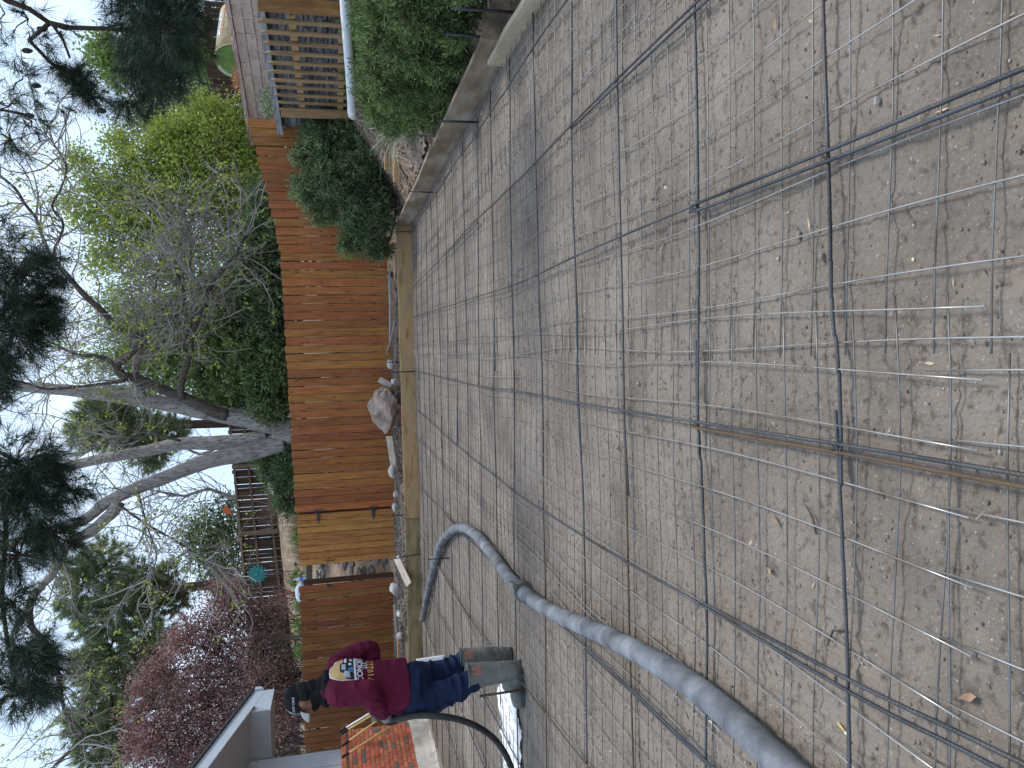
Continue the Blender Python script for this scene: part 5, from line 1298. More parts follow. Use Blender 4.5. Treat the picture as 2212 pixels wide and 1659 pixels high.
# body: one continuous figure
b = MB()
b.ball((.035, 0, 1.635), (.098, .076, .115), 20, 14); cap_(b, (-.03, 0, 1.44), .062, (.01, 0, 1.58), .058)
b.ball((.095, 0, 1.565), (.045, .05, .045), 14, 10)                      # jaw and chin
b.ball((.128, 0, 1.62), (.022, .017, .030), 10, 8)                       # nose
b.ball((.118, 0, 1.578), (.022, .028, .012), 10, 8); b.ball((.105, .03, 1.645), (.02, .018, .012), 8, 6); b.ball((.105, -.03, 1.645), (.02, .018, .012), 8, 6)
for s in (1, -1):                                                          # ears
    b.ball((.022, .078 * s, 1.635), (.026, .014, .036), 10, 8)
b.ball((-.04, 0, 1.25), (.10, .14, .20), 18, 12); b.ball((.02, 0, 1.02), (.11, .14, .17), 18, 12); cap_(b, (-.07, .15, 1.38), .06, (-.07, -.16, 1.38), .06)
chain(b, [((-.085, .18, 1.37), .055), ((-.11, .23, 1.17), .045), ((.13, .155, 1.075), .035)])
chain(b, [((-.085, -.2, 1.37), .055), ((-.11, -.32, 1.14), .045), ((.16, -.17, 1.06), .035)])
chain(b, [((.06, .09, .84), .075), ((.05, .10, .5), .05), ((-.04, .075, .1), .045)])
chain(b, [((.03, -.09, .84), .075), ((.05, -.19, .52), .05), ((.02, -.245, .1), .045)])
kid('body', remesh(b, .008, 3), M_SKIN)
# jeans
b = MB()
b.ball((.035, 0, .84), (.165, .19, .16), 20, 12)
chain(b, [((.085, .095, .84), .118), ((.095, .105, .70), .112), ((.05, .105, .54), .092), ((-.01, .095, .40), .082)])
chain(b, [((.03, -.095, .84), .115), ((.06, -.14, .70), .105), ((.06, -.19, .54), .09), ((.02, -.22, .40), .082)])
def fj(c):
    x, y, z = c[:, 0], c[:, 1], c[:, 2]
    k = .006 * np.exp(-((z - .47) / .09) ** 2) * (.5 + .5 * vnoise(x * 6, y * 6, z * 3))
    fold = 1 - np.abs(vnoise(x * 7 + z * 3, y * 7, z * 17))
    return k * np.sin(z * 110 + 6 * vnoise(x * 9, y * 9, z * 6) + y * 25) + .020 * (fold ** 3 - .35) + .005 * vnoise(x * 16, y * 16, z * 30)
jn = kid('jeans', wrinkle(remesh(b, .008, 4), fj), M_JEAN)
# shirt
b = MB()
b.ball((-.045, 0, 1.26), (.15, .195, .20), 22, 14); b.ball((.035, 0, 1.04), (.19, .205, .20), 22, 14)
b.tube([(.015, 0, 1.15), (.025, 0, 1.02), (.03, 0, .93), (.03, 0, .872)], [.185, .196, .196, .192], 28)
cap_(b, (-.075, .13, 1.385), .088, (-.075, -.14, 1.385), .088); cap_(b, (-.05, .05, 1.43), .075, (-.05, -.05, 1.43), .075)
b.ball((-.10, .0, 1.32), (.10, .17, .13), 18, 12)
chain(b, [((-.085, .185, 1.375), .088), ((-.10, .215, 1.27), .085), ((-.115, .235, 1.17), .080), ((.0, .20, 1.12), .070), ((.125, .158, 1.078), .056)])
chain(b, [((-.085, -.205, 1.375), .088), ((-.10, -.27, 1.26), .082), ((-.115, -.325, 1.14), .076), ((.0, -.25, 1.10), .066), ((.145, -.175, 1.065), .055)])
def fs_(c):
    x, y, z = c[:, 0], c[:, 1], c[:, 2]
    low = np.exp(-((z - .98) / .10) ** 2)
    arm = np.clip((np.abs(y) - .15) / .05, 0, 1)
    f1 = 1 - np.abs(vnoise(x * 5 + 3, y * 5, z * 20)); f2 = 1 - np.abs(vnoise(x * 14 + z * 10, y * 8, z * 14 - x * 9 + 5))
    return .011 * low * (f1 ** 3 - .4) + .012 * arm * (f2 ** 3 - .4) + .005 * vnoise(x * 9, y * 9, z * 7) + .003 * vnoise(x * 22, y * 22, z * 26)
shm = wrinkle(remesh(b, .0075, 4), fs_)
sh = kid('shirt', shm, M_SHIRT)
MB_ = MB(); 
def bvh_of(me): return BVHTree.FromPolygons([v.co.copy() for v in me.vertices], [tuple(p.vertices) for p in me.polygons])
sbv = bvh_of(shm)
def stick(me, org, nrm_, up, bv, lift, name, m, parent):
    nrm_ = Vector(nrm_).normalized(); up = Vector(up); right = up.cross(nrm_).normalized(); up = nrm_.cross(right).normalized(); org = Vector(org); bad = []
    for v in me.vertices:
        p = org + right * v.co.x + up * v.co.y
        h = bv.ray_cast(p + nrm_ * .4, -nrm_)
        v.co = (h[0] + nrm_ * lift) if h[0] is not None else p
    me.update(); return kid(name, me, m, parent)
def shape2d(poly, res=.012):
    """flat polygon cut into small faces so that it can follow cloth"""
    b = bmesh.new(); b.faces.new([b.verts.new((x, y, 0)) for x, y in poly]); bmesh.ops.triangulate(b, faces=b.faces[:])
    for _ in range(6):
        ed = [e for e in b.edges if e.calc_length() > res]
        if not ed: break
        bmesh.ops.subdivide_edges(b, edges=ed, cuts=1); bmesh.ops.triangulate(b, faces=b.faces[:])
    me = bpy.data.meshes.new('print'); b.to_mesh(me); b.free(); return me
M_PW = mat('white_print', (.70, .72, .76), rough=.8); M_PT = mat('tan_print', (.52, .33, .12), (.60, .40, .17), scale=20, rough=.8); M_PK = mat('black_print', (.02, .02, .025), rough=.8); M_PB = mat('blue_print', (.06, .17, .40), rough=.8); M_PG = mat('gold_print', (.55, .33, .08), rough=.8); M_PL = mat('pale_grey_print', (.42, .46, .52), rough=.8)
BN, UP = (-1, .10, .10), (0, 0, 1)
O = (-.05, .0, 1.335)
def pr(poly, dx, dy, m, lift, nm='print'):
    stick(shape2d([(x + dx, y + dy) for x, y in poly]), O, BN, UP, sbv, lift, nm, m, sh)
blobp = [(-.13, -.09), (-.135, -.02), (-.12, .04), (-.09, .065), (-.06, .088), (-.01, .095), (.05, .088), (.075, .06), (.115, .05), (.13, .0), (.13, -.09)]
pr(blobp, 0, 0, M_PW, .003); pr([(x * .93, y * .92) for x, y in blobp], 0, .0, M_PT, .0045)
pr([(-.12, -.085), (.125, -.085), (.125, -.012), (.05, -.01), (.02, .012), (-.05, .012), (-.075, -.02), (-.12, -.03)], 0, 0, M_PK, .006)
pr([(-.045, -.03), (.015, -.03), (.015, .0), (-.04, .0)], 0, 0, M_PL, .0075); pr([(.03, -.035), (.11, -.035), (.105, -.02), (.04, -.018)], 0, 0, M_PW, .0075)
pr([(-.11, -.06), (-.06, -.055), (-.055, -.02), (-.09, -.01), (-.11, -.03)], 0, 0, M_PL, .0075); pr([(-.07, -.08), (-.02, -.08), (-.03, -.045), (-.06, -.05)], 0, 0, M_PB, .0078)
pr([(.0, -.07), (.03, -.07), (.03, -.05), (.0, -.05)], 0, 0, M_PW, .0075); pr([(.06, -.075), (.1, -.075), (.1, -.055), (.06, -.055)], 0, 0, M_PW, .0075)
pr([(-.14, -.10), (.14, -.10), (.14, -.088), (-.14, -.088)], 0, 0, M_PW, .008)
def word(txt, size, dx, dy, m, lift=.004, org=O, n=BN, bv=sbv, par=sh):
    me = text_mesh(txt, size)
    for v in me.vertices: v.co.x += dx; v.co.y += dy
    stick(me, org, n, UP, bv, lift, 'lettering', m, par)
word('CONCRETE', .056, 0, -.128, M_PW); word('LLC', .046, .0, -.163, M_PW); word('71923.711', .062, 0, -.203, M_PG)
# gaiter
b = MB(); chain(b, [((-.055, 0, 1.455), .078), ((-.03, 0, 1.50), .074), ((.01, 0, 1.55), .073)]); b.ball((.075, 0, 1.545), (.062, .062, .042), 14, 10); b.ball((-.06, 0, 1.46), (.10, .12, .042), 16, 8); b.ball((.02, 0, 1.47), (.10, .09, .04), 14, 8); b.ball((-.06, 0, 1.56), (.045, .06, .05), 12, 8)
kid('neck_gaiter', wrinkle(remesh(b, .007, 3), lambda c: .008 * ((1 - np.abs(vnoise(c[:, 0] * 8, c[:, 1] * 8, c[:, 2] * 34 + c[:, 0] * 9))) ** 3 - .4)), M_BLACKC)
# hair at the nape
b = MB(); b.ball((.0, 0, 1.635), (.092, .083, .085), 16, 12); kid('hair', remesh(b, .008, 2), mat('black_hair', (.008, .007, .006), rough=.7, bump=.5, bscale=90))
# cap: black back panels, white front panel, patterned band, brim
def dome(ph0, ph1, r, z0=0.0, nseg=22, rings=10, th0=0.0, th1=math.pi / 2):
    vs, fs = [], []
    for i in range(rings + 1):
        th = th0 + (th1 - th0) * i / rings
        for k in range(nseg + 1):
            ph = ph0 + (ph1 - ph0) * k / nseg
            vs.append((.03 + r[0] * math.sin(th) * math.cos(ph), r[1] * math.sin(th) * math.sin(ph), z0 + r[2] * math.cos(th) ** .8))
    for i in range(rings):
        for k in range(nseg):
            a = i * (nseg + 1) + k; fs.append((a, a + nseg + 1, a + nseg + 2, a + 1))
    m_ = MB().add(vs, fs, True).mesh('cap'); 
    T = Matrix.Translation((.03, 0, 1.655)) @ Matrix.Rotation(.16, 4, 'Y') @ Matrix.Translation((-.03, 0, 0))
    m_.transform(T); return m_
P2 = math.pi
cp_ = kid('cap', dome(.95, 2 * P2 - .95, (.112, .094, .108)), M_BLACKC)
kid('front_panel', dome(-.95, .95, (.1125, .0945, .1085)), mat('white_cap_cloth', (.60, .63, .66), (.68, .70, .72), scale=30, rough=.9), cp_)
bandm = mat('bandana_pattern', (.03, .035, .05), (.30, .32, .36), scale=75, detail=3, rough=.9, pos=(.5, .56))
kid('patterned_band', dome(-.93, .93, (.1140, .0958, .1090), th0=1.02), bandm, cp_)
vs, fs = [], []; NB = 16; NR = 6
for i in range(NR + 1):
    for k in range(NB + 1):
        ph = -1.15 + 2.3 * k / NB; t = i / NR
        ex = .085 * t * math.cos(ph * .8) ** .6
        vs.append((.03 + (.110 + ex) * math.cos(ph), (.094 + ex * .35) * math.sin(ph), .006 - .035 * t * t - .028 * (math.sin(ph) ** 2) * (.4 + t)))
for i in range(NR):
    for k in range(NB):
        a = i * (NB + 1) + k; fs.append((a, a + 1, a + NB + 2, a + NB + 1))
brm = MB().add(vs, fs, True).mesh('brim'); brm.transform(Matrix.Translation((.03, 0, 1.655)) @ Matrix.Rotation(.16, 4, 'Y') @ Matrix.Translation((-.03, 0, 0)))
bb = bmesh.new(); bb.from_mesh(brm); bmesh.ops.solidify(bb, geom=bb.faces[:], thickness=.005); bb.to_mesh(brm); bb.free()
brim = kid('brim', brm, mat('grey_cap_brim', (.33, .34, .34), (.42, .43, .43), scale=30, rough=.8), cp_)
st = [(.022 * math.cos(a * P2 / 10), .013 * math.sin(a * P2 / 10)) for a in range(20)]
bbv = bvh_of(brm); stm = shape2d(st, .01); stick(stm, (.185, .03, 1.64), (.1, .35, 1), (1, 0, 0), bbv, .002, 'round_sticker', M_WHITE, cp_)
cbv = bvh_of(cp_.data)
word('DODI CALE', .022, 0, 0, M_PL, .002, (.03, .06, 1.69), (-.25, 1, .1), cbv, cp_)
# boots
def boot(top, ank, heel, toe):
    b = MB(); t, a = Vector(top), Vector(ank)
    k = 10; b.tube([t.lerp(a, i / k) for i in range(k + 1)], [.094 - .018 * (i / k) for i in range(k + 1)], 26); b.ball(a, (.078, .074, .08), 20, 12)
    h, e = Vector(heel), Vector(toe); d = (e - h).normalized()
    for q, r, z in ((.06, .058, .055), (.13, .06, .062), (.20, .060, .055), (.27, .058, .048), (.33, .048, .042)):
        c = h + d * q; b.ball((c.x, c.y, z), (r, r * .88, z + .006), 18, 10)
    cap_(b, (h.x + d.x * .05, h.y + d.y * .05, .05), .05, (h.x + d.x * .30, h.y + d.y * .30, .05), .046)
    me = remesh(b, .007, 4)
    for v in me.vertices:
        if v.co.z < .004: v.co.z = .004
    wrinkle(me, lambda c: .005 * np.exp(-((c[:, 2] - .14) / .07) ** 2) * ((1 - np.abs(vnoise(c[:, 0] * 7, c[:, 1] * 7, c[:, 2] * 24))) ** 3 - .4) + .003 * vnoise(c[:, 0] * 16, c[:, 1] * 16, c[:, 2] * 10))
    o = kid('rubber_boot', me, M_BOOT)
    ring = [t + Vector((.095 * math.cos(u), .095 * math.sin(u), 0)) for u in np.linspace(0, 2 * P2, 25)]
    kid('top_rim', MB().tube(ring, .005, 6, caps=False).mesh('rim'), M_BOOT, o)
    sole = []
    for u in np.linspace(0, 2 * P2, 40, endpoint=False):
        s = math.cos(u); w = .062 if s > -.2 else .052
        c = h + d * (.185 + .182 * s); pn = Vector((-d.y, d.x, 0)); sole.append((c.x + pn.x * w * math.sin(u), c.y + pn.y * w * math.sin(u), .002))
    kid('sole', MB().prism(sole, (0, 0, .022)).mesh('sole'), M_BLACKC if False else mat('dark_sole', (.04, .042, .04), (.07, .07, .066), scale=20, rough=.8), o)
    return o, me
bl, blm = boot((-.045, .092, .435), (-.03, .065, .10), (-.10, .035, 0), (.27, .115, 0))
br, brm2 = boot((.01, -.224, .445), (.03, -.25, .11), (-.03, -.27, 0), (.32, -.25, 0))
M_OR = mat('orange_print', (.45, .14, .08), (.52, .2, .13), scale=30, rough=.8)
for me_, par, org in ((blm, bl, (-.04, .09, .385)), (brm2, br, (.01, -.224, .39))):
    bv = bvh_of(me_); nn = (-.82, .57, 0)
    for poly in ([(-.035, .012), (-.012, .012), (-.012, .02), (-.035, .02)], [(-.028, -.012), (-.020, -.012), (-.020, .012), (-.028, .012)], [(-.005, .012), (.03, .012), (.03, .02), (-.005, .02)], [(-.005, -.003), (.034, -.003), (.034, .005), (-.005, .005)], [(-.03, -.022), (.036, -.022), (.036, -.012), (-.03, -.012)]):
        stick(shape2d(poly), org, nn, UP, bv, .002, 'print', M_OR, par)
    me = text_mesh('TREDS', .03)
    for v in me.vertices: v.co.y -= .036
    stick(me, org, nn, UP, bv, .002, 'lettering', M_OR, par)
# gloves: palm, thumb and four curled fingers
M_GLOVE = mat('grey_glove_knit', (.16, .165, .16), (.26, .265, .255), scale=40, rough=.9, bump=.3, bscale=90); M_GRIPB = mat('black_glove_palm', (.012, .012, .013), (.03, .03, .03), scale=40, rough=.7)
HN = Vector((-.04, 0, -1)).normalized()                                     # hose axis in the hand
def glove(w, hc, sgn):
    w, hc = Vector(w), Vector(hc); b = MB(); d = (hc - w).normalized()
    chain(b, [(w - d * .03, .042), (w + d * .02, .038), (w + d * .05, .036)])
    cuff = kid('glove', remesh(b, .005, 2), M_GLOVE)
    b = MB(); back = Vector((0, sgn, 0)); pc = w + d * .085
    for k in range(4):                                                      # palm edge to knuckles
        cap_(b, w + d * .03 + Vector((0, 0, .018 - .012 * k)), .021, pc + Vector((0, 0, .032 - .021 * k)), .017, 10)
    kid('palm', remesh(b, .004, 2), M_GLOVE, cuff)
    for k, ln in enumerate((.030, .034, .032, .025)):
        z = .032 - .021 * k; p0 = pc + Vector((0, 0, z)); b = MB()
        f1 = p0 + d * ln + back * .008; f2 = f1 + d * .012 - back * ln * .85; f3 = f2 - d * ln * .75 - back * .008
        chain(b, [(p0, .0125), (f1, .0115), (f2, .0108), (f3, .0098)]); kid('finger', remesh(b, .0032, 2), M_GRIPB, cuff)
    b = MB(); t0 = w + d * .035 + Vector((0, 0, .03)); chain(b, [(t0, .015), (t0 + d * .03 - back * .03 + Vector((0, 0, .014)), .0135), (t0 + d * .062 - back * .035 + Vector((0, 0, .0)), .0115)]); kid('thumb', remesh(b, .0035, 2), M_GRIPB, cuff)
glove((.14, .156, 1.070), (.26, .13, .985), 1)
glove((.165, -.165, 1.06), (.25, -.02, 1.06), -1)

# black delivery hose in his hands
def L2W(a, b, z): return Vector((-2.2 - .98 * a - .2 * b, 5.8 + .2 * a - .98 * b, z))
P = smoothline([(-2.405, 5.73, 1.10), (-2.42, 5.70, 1.02), (-2.40, 5.65, .93), (-2.375, 5.60, .83), (-2.375, 5.55, .70), (-2.42, 5.54, .53), (-2.52, 5.55, .36), (-2.69, 5.62, .22), (-2.95, 5.72, .11), (-3.3, 5.85, .05), (-3.9, 6.0, .035), (-4.6, 6.1, .035)], .05)
bh = thing('black_hose', 'thin black rubber hose hanging from the worker\'s gloved hand to the ground', 'hose', (-2.9, 5.7, 0))
MB().tube(P, .0235, 14).build('hose_length', mat('black_rubber', (.012, .012, .012), (.04, .038, .035), scale=9, rough=.6, bump=.1, bscale=40), bh)
MB().tube([P[0] + Vector((.0, .0, .05)), P[0]], .027, 14).build('nozzle', M_COUP, bh)

# ------------------------------------------------------------------ white cloth under the mesh
nx, ny = 70, 30; A0, A1, B0, B1 = Vector((-2.33, 6.66, 0)), Vector((-2.33, 5.86, 0)), Vector((-3.75, 6.62, 0)), Vector((-3.5, 5.72, 0)); v = []
for i in range(nx):
    for j in range(ny):
        s, t = i / (nx - 1), j / (ny - 1); p = A0.lerp(B0, s).lerp(A1.lerp(B1, s), t)
        e = .05 * vnoise(np.array([s * 9.]), np.array([t * 2.]))[0] * (1 if t > .5 else -1) * abs(t - .5) * 2
        p = p + (A1 - A0).normalized() * e + Vector((.03 * math.sin(t * 9) * (1 - s), 0, 0))
        w = abs(fbm(np.array([p.x * 5 + 3]), np.array([p.y * 9]), oct=3)[0])
        v.append((p.x, p.y, bed_lo(p.x, p.y) + .012 + .022 * w))
f = [(i * ny + j, i * ny + j + 1, (i + 1) * ny + j + 1, (i + 1) * ny + j) for i in range(nx - 1) for j in range(ny - 1)]
tag(obj('white_cloth', np_mesh('white_cloth', v, np.array(f), True), mat('white_sheet', (.66, .67, .70), (.75, .76, .78), scale=4, rough=.8)), 'crumpled white sheet on the ground behind the worker\'s boots', 'sheet')

# ------------------------------------------------------------------ rocks, scrap and litter
def rock(name, label, c, r, m, seed, sub=3, cut=.5, group=None, cat='rock', amp=.28):
    b = bmesh.new(); bmesh.ops.create_icosphere(b, subdivisions=sub, radius=1.0); co = np.array([v.co[:] for v in b.verts])
    rr_ = np.random.default_rng(seed); pl = rr_.normal(size=(9, 3)); pl /= np.linalg.norm(pl, axis=1, keepdims=True)
    for p in pl:                                   # chisel flat facets
        h = co @ p; k = rr_.uniform(.55, .85); co = co - np.clip(h - k, 0, 1)[:, None] * p
    co = co * (1 + amp * .35 * fbm(co[:, 0] * 2 + seed, co[:, 1] * 2, co[:, 2] * 2, 4))[:, None]
    co = co * np.array(r) + np.array(c)
    for v, q in zip(b.verts, co): v.co = q
    me = bpy.data.meshes.new(name); b.to_mesh(me); b.free()
    return tag(obj(name, me, m), label, cat, group)
M_ROCK = mat('pink_sandstone', (.15, .105, .085), (.30, .22, .185), (.38, .295, .25), scale=5, detail=10, rough=.95, bump=.9, bscale=12, bdist=.04)
M_ROCKG = mat('grey_rubble', (.20, .18, .165), (.40, .37, .345), scale=7, detail=8, rough=.95, bump=.7, bscale=20, bdist=.02)
M_ROCKW = mat('whitish_stone', (.40, .38, .36), (.58, .56, .54), scale=7, detail=8, rough=.95, bump=.6, bscale=20, bdist=.02)
rock('boulder', 'big pinkish sandstone boulder in front of the orange fence', (-.36, 13.42, .45), (.43, .26, .31), M_ROCK, 5, 5, amp=.45)
rock('boulder', 'pale boulder behind the fence beside the dry grass', (-2.15, 19.0, 2.75), (.30, .22, .26), M_ROCKW, 9)
for i, (c, r, lab) in enumerate((((.12, 13.3, .33), (.07, .06, .06), 'white stone touching the right side of the boulder'), ((.42, 13.45, .38), (.10, .06, .06), 'white stone between the boulder and the loose pipes'), ((-1.45, 13.55, .40), (.14, .09, .09), 'whitish stone leaning on the fence left of the boulder'), ((-2.12, 13.75, .36), (.09, .07, .06), 'white stone at the foot of the gate post'), ((-3.55, 13.75, .42), (.12, .09, .10), 'grey stone at the gap beside the gate'), ((-3.95, 13.6, .36), (.09, .07, .06), 'pale stone among the rubble below the darker fence'), ((-4.35, 13.65, .36), (.07, .06, .07), 'small pale stone in the rubble near the worker'), ((-1.85, 13.5, .36), (.07, .05, .04), 'small pale stone right of the gate'))):
    rock('stone', lab, c, r, M_ROCKW, 20 + i, 2, group='stones along the fence foot', cat='stone')
rwl = thing('rubble_wall', 'pale rough rubble wall seen through the gap beside the gate', 'wall', (-3.3, 14.95, .4))
for i in range(26):
    o = rock('rubble_stone', None, (-3.30 + random.uniform(-.28, .28), 14.98 + random.uniform(-.03, .08), .42 + (i // 2) * .115 + random.uniform(-.03, .03)), (random.uniform(.10, .19), .1, random.uniform(.05, .10)), M_ROCKG, 60 + i, 2, cat=None)
    o.parent = rwl; o.matrix_parent_inverse = Matrix.Translation((3.3, -14.95, -.4))
M_SCRAP = mat('grey_scrap_wood', (.28, .235, .18), (.45, .39, .31), scale=5, rough=.9, stretch=(1, 3, 3), bump=.3, bscale=18)
def plank(label, c, d, hl, hw, ht, m, tilt=(0, 0, 1)):
    d = Vector(d).normalized(); s = Vector(tilt).cross(d).normalized(); me = MB().obox(c, d, s, d.cross(s), hl, hw, ht).mesh('scrap_board'); bevel(me, .003)
    return tag(obj('scrap_board', me, m), label, 'board', 'scrap boards')
plank('grey scrap plank lying on the rubble left of the boulder', (-1.12, 13.5, .40), (1, -.15, .12), .30, .06, .012, M_SCRAP, (0, -1, .6))
plank('pale scrap board tipped over the dark form board beside the gate', (-3.10, 13.14, .31), (.75, .55, .32), .27, .07, .012, mat('pale_scrap', (.42, .33, .27), (.56, .47, .40), scale=6, rough=.9), (0, -.7, .7))
plank('weathered board lying on rubble under the darker fence', (-4.15, 13.72, .42), (1, -.2, .05), .33, .05, .016, M_SCRAP)
plank('split board lying at the foot of the darker fence by the worker', (-4.75, 13.75, .40), (1, -.1, -.05), .35, .05, .014, M_FORM)
plank('small concrete paver leaning by the boulder', (.10, 13.5, .47), (.5, 0, .85), .12, .05, .02, M_CONC, (0, 1, 0))
plank('flat landscape timber under the spiky grass', (3.35, 11.05, .36), (-1, .15, 0), .40, .055, .045, M_PICKET)
plank('upper landscape timber behind the flat one under the grass', (3.48, 11.28, .46), (-1, .3, 0), .30, .055, .045, M_PICKET)
# landscape cloth on the bank
v = []
for i in range(24):
    for j in range(24):
        x = 2.80 + .62 * i / 23; y = 8.9 + 1.15 * j / 23 + .25 * i / 23; v.append((x, y, float(terrain(np.array([x]), np.array([y]))[0]) + .03 + .02 * math.sin(i * .8 + j * .3) + .015 * math.sin(j * .9)))
f = [(i * 24 + j, i * 24 + j + 1, (i + 1) * 24 + j + 1, (i + 1) * 24 + j) for i in range(23) for j in range(23)]
tag(obj('landscape_cloth', np_mesh('landscape_cloth', v, np.array(f), True), mat('brown_cloth', (.15, .115, .095), (.22, .175, .15), scale=6, rough=.9)), 'bare brown landscape cloth on the bank between mulch and timbers', 'cloth')
# grey conduits along the fence foot
for i, (pts, lab) in enumerate((([(2.0, 13.4, .36), (1.4, 13.45, .35), (.8, 13.5, .37)], 'grey conduit lying along the fence foot, nearest the fence'), ([(2.1, 13.25, .34), (1.5, 13.28, .35), (.95, 13.4, .36)], 'grey conduit lying in front of the other one'), ([(1.15, 13.15, .30), (.85, 13.3, .36), (.6, 13.5, .44)], 'short bleached stick crossing the conduits'))):
    tag(MB().tube(smoothline(pts, .1), .013 if i < 2 else .009, 8).build('conduit' if i < 2 else 'stick', mat('grey_conduit', (.25, .25, .245), (.36, .36, .35), scale=8, rough=.7)), lab, 'conduit' if i < 2 else 'stick')
# things on the slope behind the left fence
sp = thing('wind_spinner', 'teal metal wind spinner in front of the dark fence', 'wind spinner', (-4.93, 22.0, 2.5))
M_TEAL = mat('teal_metal', (.05, .30, .30), (.10, .42, .42), scale=8, rough=.45, metal=.3)
for k in range(14):
    a0 = k / 14 * 2 * P2; pts = [(-4.93 + r_ * math.cos(a0 + r_ * 3.2), 21.95, 3.56 + r_ * math.sin(a0 + r_ * 3.2)) for r_ in np.linspace(.04, .27, 7)]
    mb = MB()
    for i in range(6):
        p, q = Vector(pts[i]), Vector(pts[i + 1]); n_ = (q - p).cross(Vector((0, 1, 0))).normalized(); w0, w1 = .006 + .026 * math.sin(i / 6 * P2), .006 + .026 * math.sin((i + 1) / 6 * P2)
        mb.add([p - n_ * w0, p + n_ * w0, q + n_ * w1, q - n_ * w1, p - n_ * w0 + Vector((0, .01, 0)), p + n_ * w0 + Vector((0, .01, 0)), q + n_ * w1 + Vector((0, .01, 0)), q - n_ * w1 + Vector((0, .01, 0))], [(0, 1, 2, 3), (7, 6, 5, 4), (0, 4, 5, 1), (3, 2, 6, 7)])
    mb.build('blade', M_TEAL, sp)
MB().tube([(-4.93, 22.0, 2.2), (-4.93, 21.99, 3.56)], .012, 8).build('pole', M_STEEL, sp); MB().ball((-4.93, 21.95, 3.56), .04, 10, 8).build('hub', M_TEAL, sp)
bt = thing('water_bottle', 'clear blue water bottle standing above the gap beside the gate', 'bottle', (-3.64, 15.5, 2.05))
MB().tube([(-3.64, 15.5, 1.98), (-3.64, 15.5, 2.0), (-3.64, 15.5, 2.14), (-3.64, 15.5, 2.19), (-3.64, 15.5, 2.21)], [.03, .036, .036, .016, .014], 14).build('bottle_body', mat('pale_blue_plastic', (.35, .50, .62), (.5, .62, .7), scale=20, rough=.25, spec=.6), bt)
MB().tube([(-3.64, 15.5, 2.21), (-3.64, 15.5, 2.235)], .016, 12).build('cap', M_WHITE, bt); MB().tube([(-3.64, 15.5, 2.05), (-3.64, 15.5, 2.11)], .037, 14, caps=False).build('label', mat('blue_label', (.06, .2, .5), rough=.5), bt)
rail_ = MB().obox((-3.7, 15.52, 1.93), (1, 0, 0), (0, 1, 0), (0, 0, 1), .5, .12, .05).build('timber_sill', M_OLDRAIL); tag(rail_, 'timber edging behind the darker fence holding the bottle', 'timber')
b = MB(); b.ball((-3.93, 15.6, 2.1), (.20, .1, .11), 16, 10, .12); tag(b.build('plastic_sheet', mat('milky_plastic', (.62, .65, .68), (.72, .75, .78), scale=6, rough=.4)), 'crumpled white plastic sheet sticking up over the darker fence', 'sheet')
for i, (x, y, z, lab) in enumerate(((-4.75, 15.6, 2.12, 'black solar light over the middle of the darker fence'), (-5.25, 15.6, 2.12, 'black solar light over the darker fence near the worker'), (-5.55, 15.6, 2.1, 'large black solar light right beside the worker\'s cap'), (-3.5, 16.2, 2.2, 'black solar light above the gate gap'))):
    s = thing('garden_light', lab, 'garden light', (x, y, z - .5), 'solar garden lights on the slope'); MB().tube([(x, y, z - .9), (x, y, z)], .008, 6).build('stake', M_BLK, s); MB().tube([(x, y, z), (x, y, z + .03), (x, y, z + .05)], [.03, .045, .012], 10).build('lamp_head', M_BLK, s)
tag(MB().prism([(-3.75, 25.2, 4.55), (-3.55, 25.2, 4.62), (-3.42, 25.2, 4.78), (-3.66, 25.2, 4.82)], (0, .03, 0)).build('orange_pennant', mat('orange_cloth', (.55, .11, .03), rough=.8)), 'small orange pennant hanging beyond the dark fence', 'pennant')
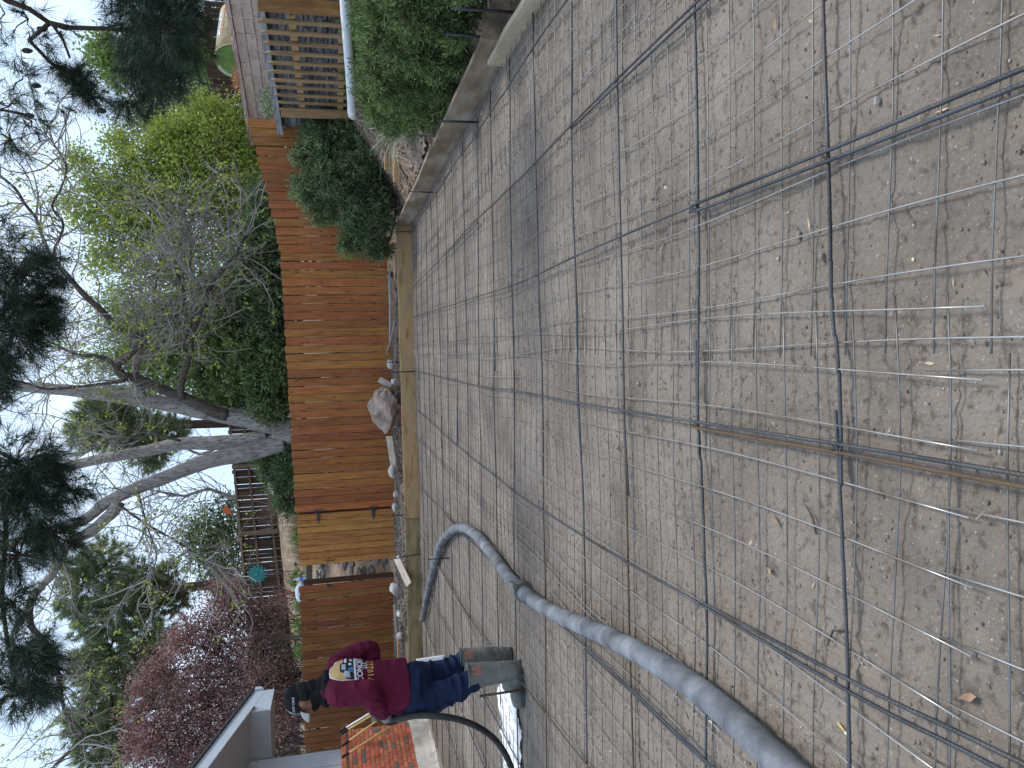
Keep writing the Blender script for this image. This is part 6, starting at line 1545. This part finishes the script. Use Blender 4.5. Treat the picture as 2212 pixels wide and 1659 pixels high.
# loose stones, sticks and leaves lying on the bed
M_DLEAF = mat('dry_leaf', (.20, .12, .075), (.34, .23, .155), scale=15, rough=.9)
for i, (x, y, lab) in enumerate(((.66, 1.62, 'grey flat stone beside the right rebar pair'), (.40, 1.98, 'dark round stone left of the right rebar pair'), (.32, 1.86, 'brown clod beside the near cross bar'), (-.02, 3.2, 'pale stone near the middle rebar'), (.95, 1.52, 'small brown stone near the picture corner'))):
    rock('loose_stone', lab, (x, y, bedz(x, y) + .008), (.014, .010, .009), M_CRUMB if i in (1, 2, 4) else M_ROCKG, 90 + i, 2, cat='stone', group='loose stones on the bed')
for i, (x, y, lab) in enumerate(((1.05, 2.05, 'curled tan leaf under a mesh wire at the right'), (-.45, 2.15, 'pale tan leaf left of the middle rebar'), (.42, 3.55, 'tan leaf between the right and middle rebars'), (-.72, 1.42, 'torn brown leaf near the lower left rebar'), (-.98, 1.38, 'brown leaf by the near wire ends'), (-.62, 2.2, 'small pinkish leaf beside a wire'), (-.85, 1.9, 'folded leaf between wires left of the middle'))):
    z = bedz(x, y) + .012; a = random.uniform(0, 6); d = Vector((math.cos(a), math.sin(a), .15)); s = Vector((-d.y, d.x, 0)); c = Vector((x, y, z))
    mb = MB().add([c - d * .02, c - d * .006 + s * .009 + Vector((0, 0, .005)), c + d * .008 + s * .007, c + d * .022 + Vector((0, 0, .006)), c + d * .007 - s * .008 + Vector((0, 0, .004)), c - d * .007 - s * .009, c], [(0, 6, 1), (1, 6, 2), (2, 6, 3), (3, 6, 4), (4, 6, 5), (5, 6, 0)])
    tag(mb.build('dry_leaf', M_DLEAF), lab, 'leaf', 'dry leaves on the bed')
for i, (x, y, l, lab) in enumerate(((-.46, 1.95, .09, 'thin brown stick between two wires'), (-.55, 1.78, .05, 'short thick twig near the near cross bar'), (-.70, 1.83, .11, 'forked brown twig lying along a wire'), (-1.6, 4.6, .14, 'pale stick near the worker\'s boot'), (.75, 3.0, .10, 'straight stick right of the rebar pair'), (.55, 2.9, .07, 'short stick beside the long twig'), (-.33, 3.5, .06, 'bark chip left of the middle rebar'))):
    z = bedz(x, y) + .008; a = random.uniform(0, 6); pts = [(x, y, z), (x + l * .5 * math.cos(a), y + l * .5 * math.sin(a), z + .006), (x + l * math.cos(a + .4), y + l * math.sin(a + .4), z + .002)]
    tag(MB().tube(pts, [.003, .0035, .002], 6).build('stick', M_SCRAP if i % 2 else M_BARKD), lab, 'stick', 'sticks on the bed')
cg = thing('cigarette_butt', 'cigarette butt with tan filter lying beside the thick hose', 'cigarette butt', (-.98, 1.87, .01))
z = bedz(-.98, 1.87) + .008; MB().tube([(-.985, 1.855, z), (-.972, 1.885, z)], .0035, 8).build('filter', M_YEL, cg); MB().tube([(-.99, 1.842, z), (-.985, 1.855, z)], .0035, 8).build('paper', M_WHITE, cg)
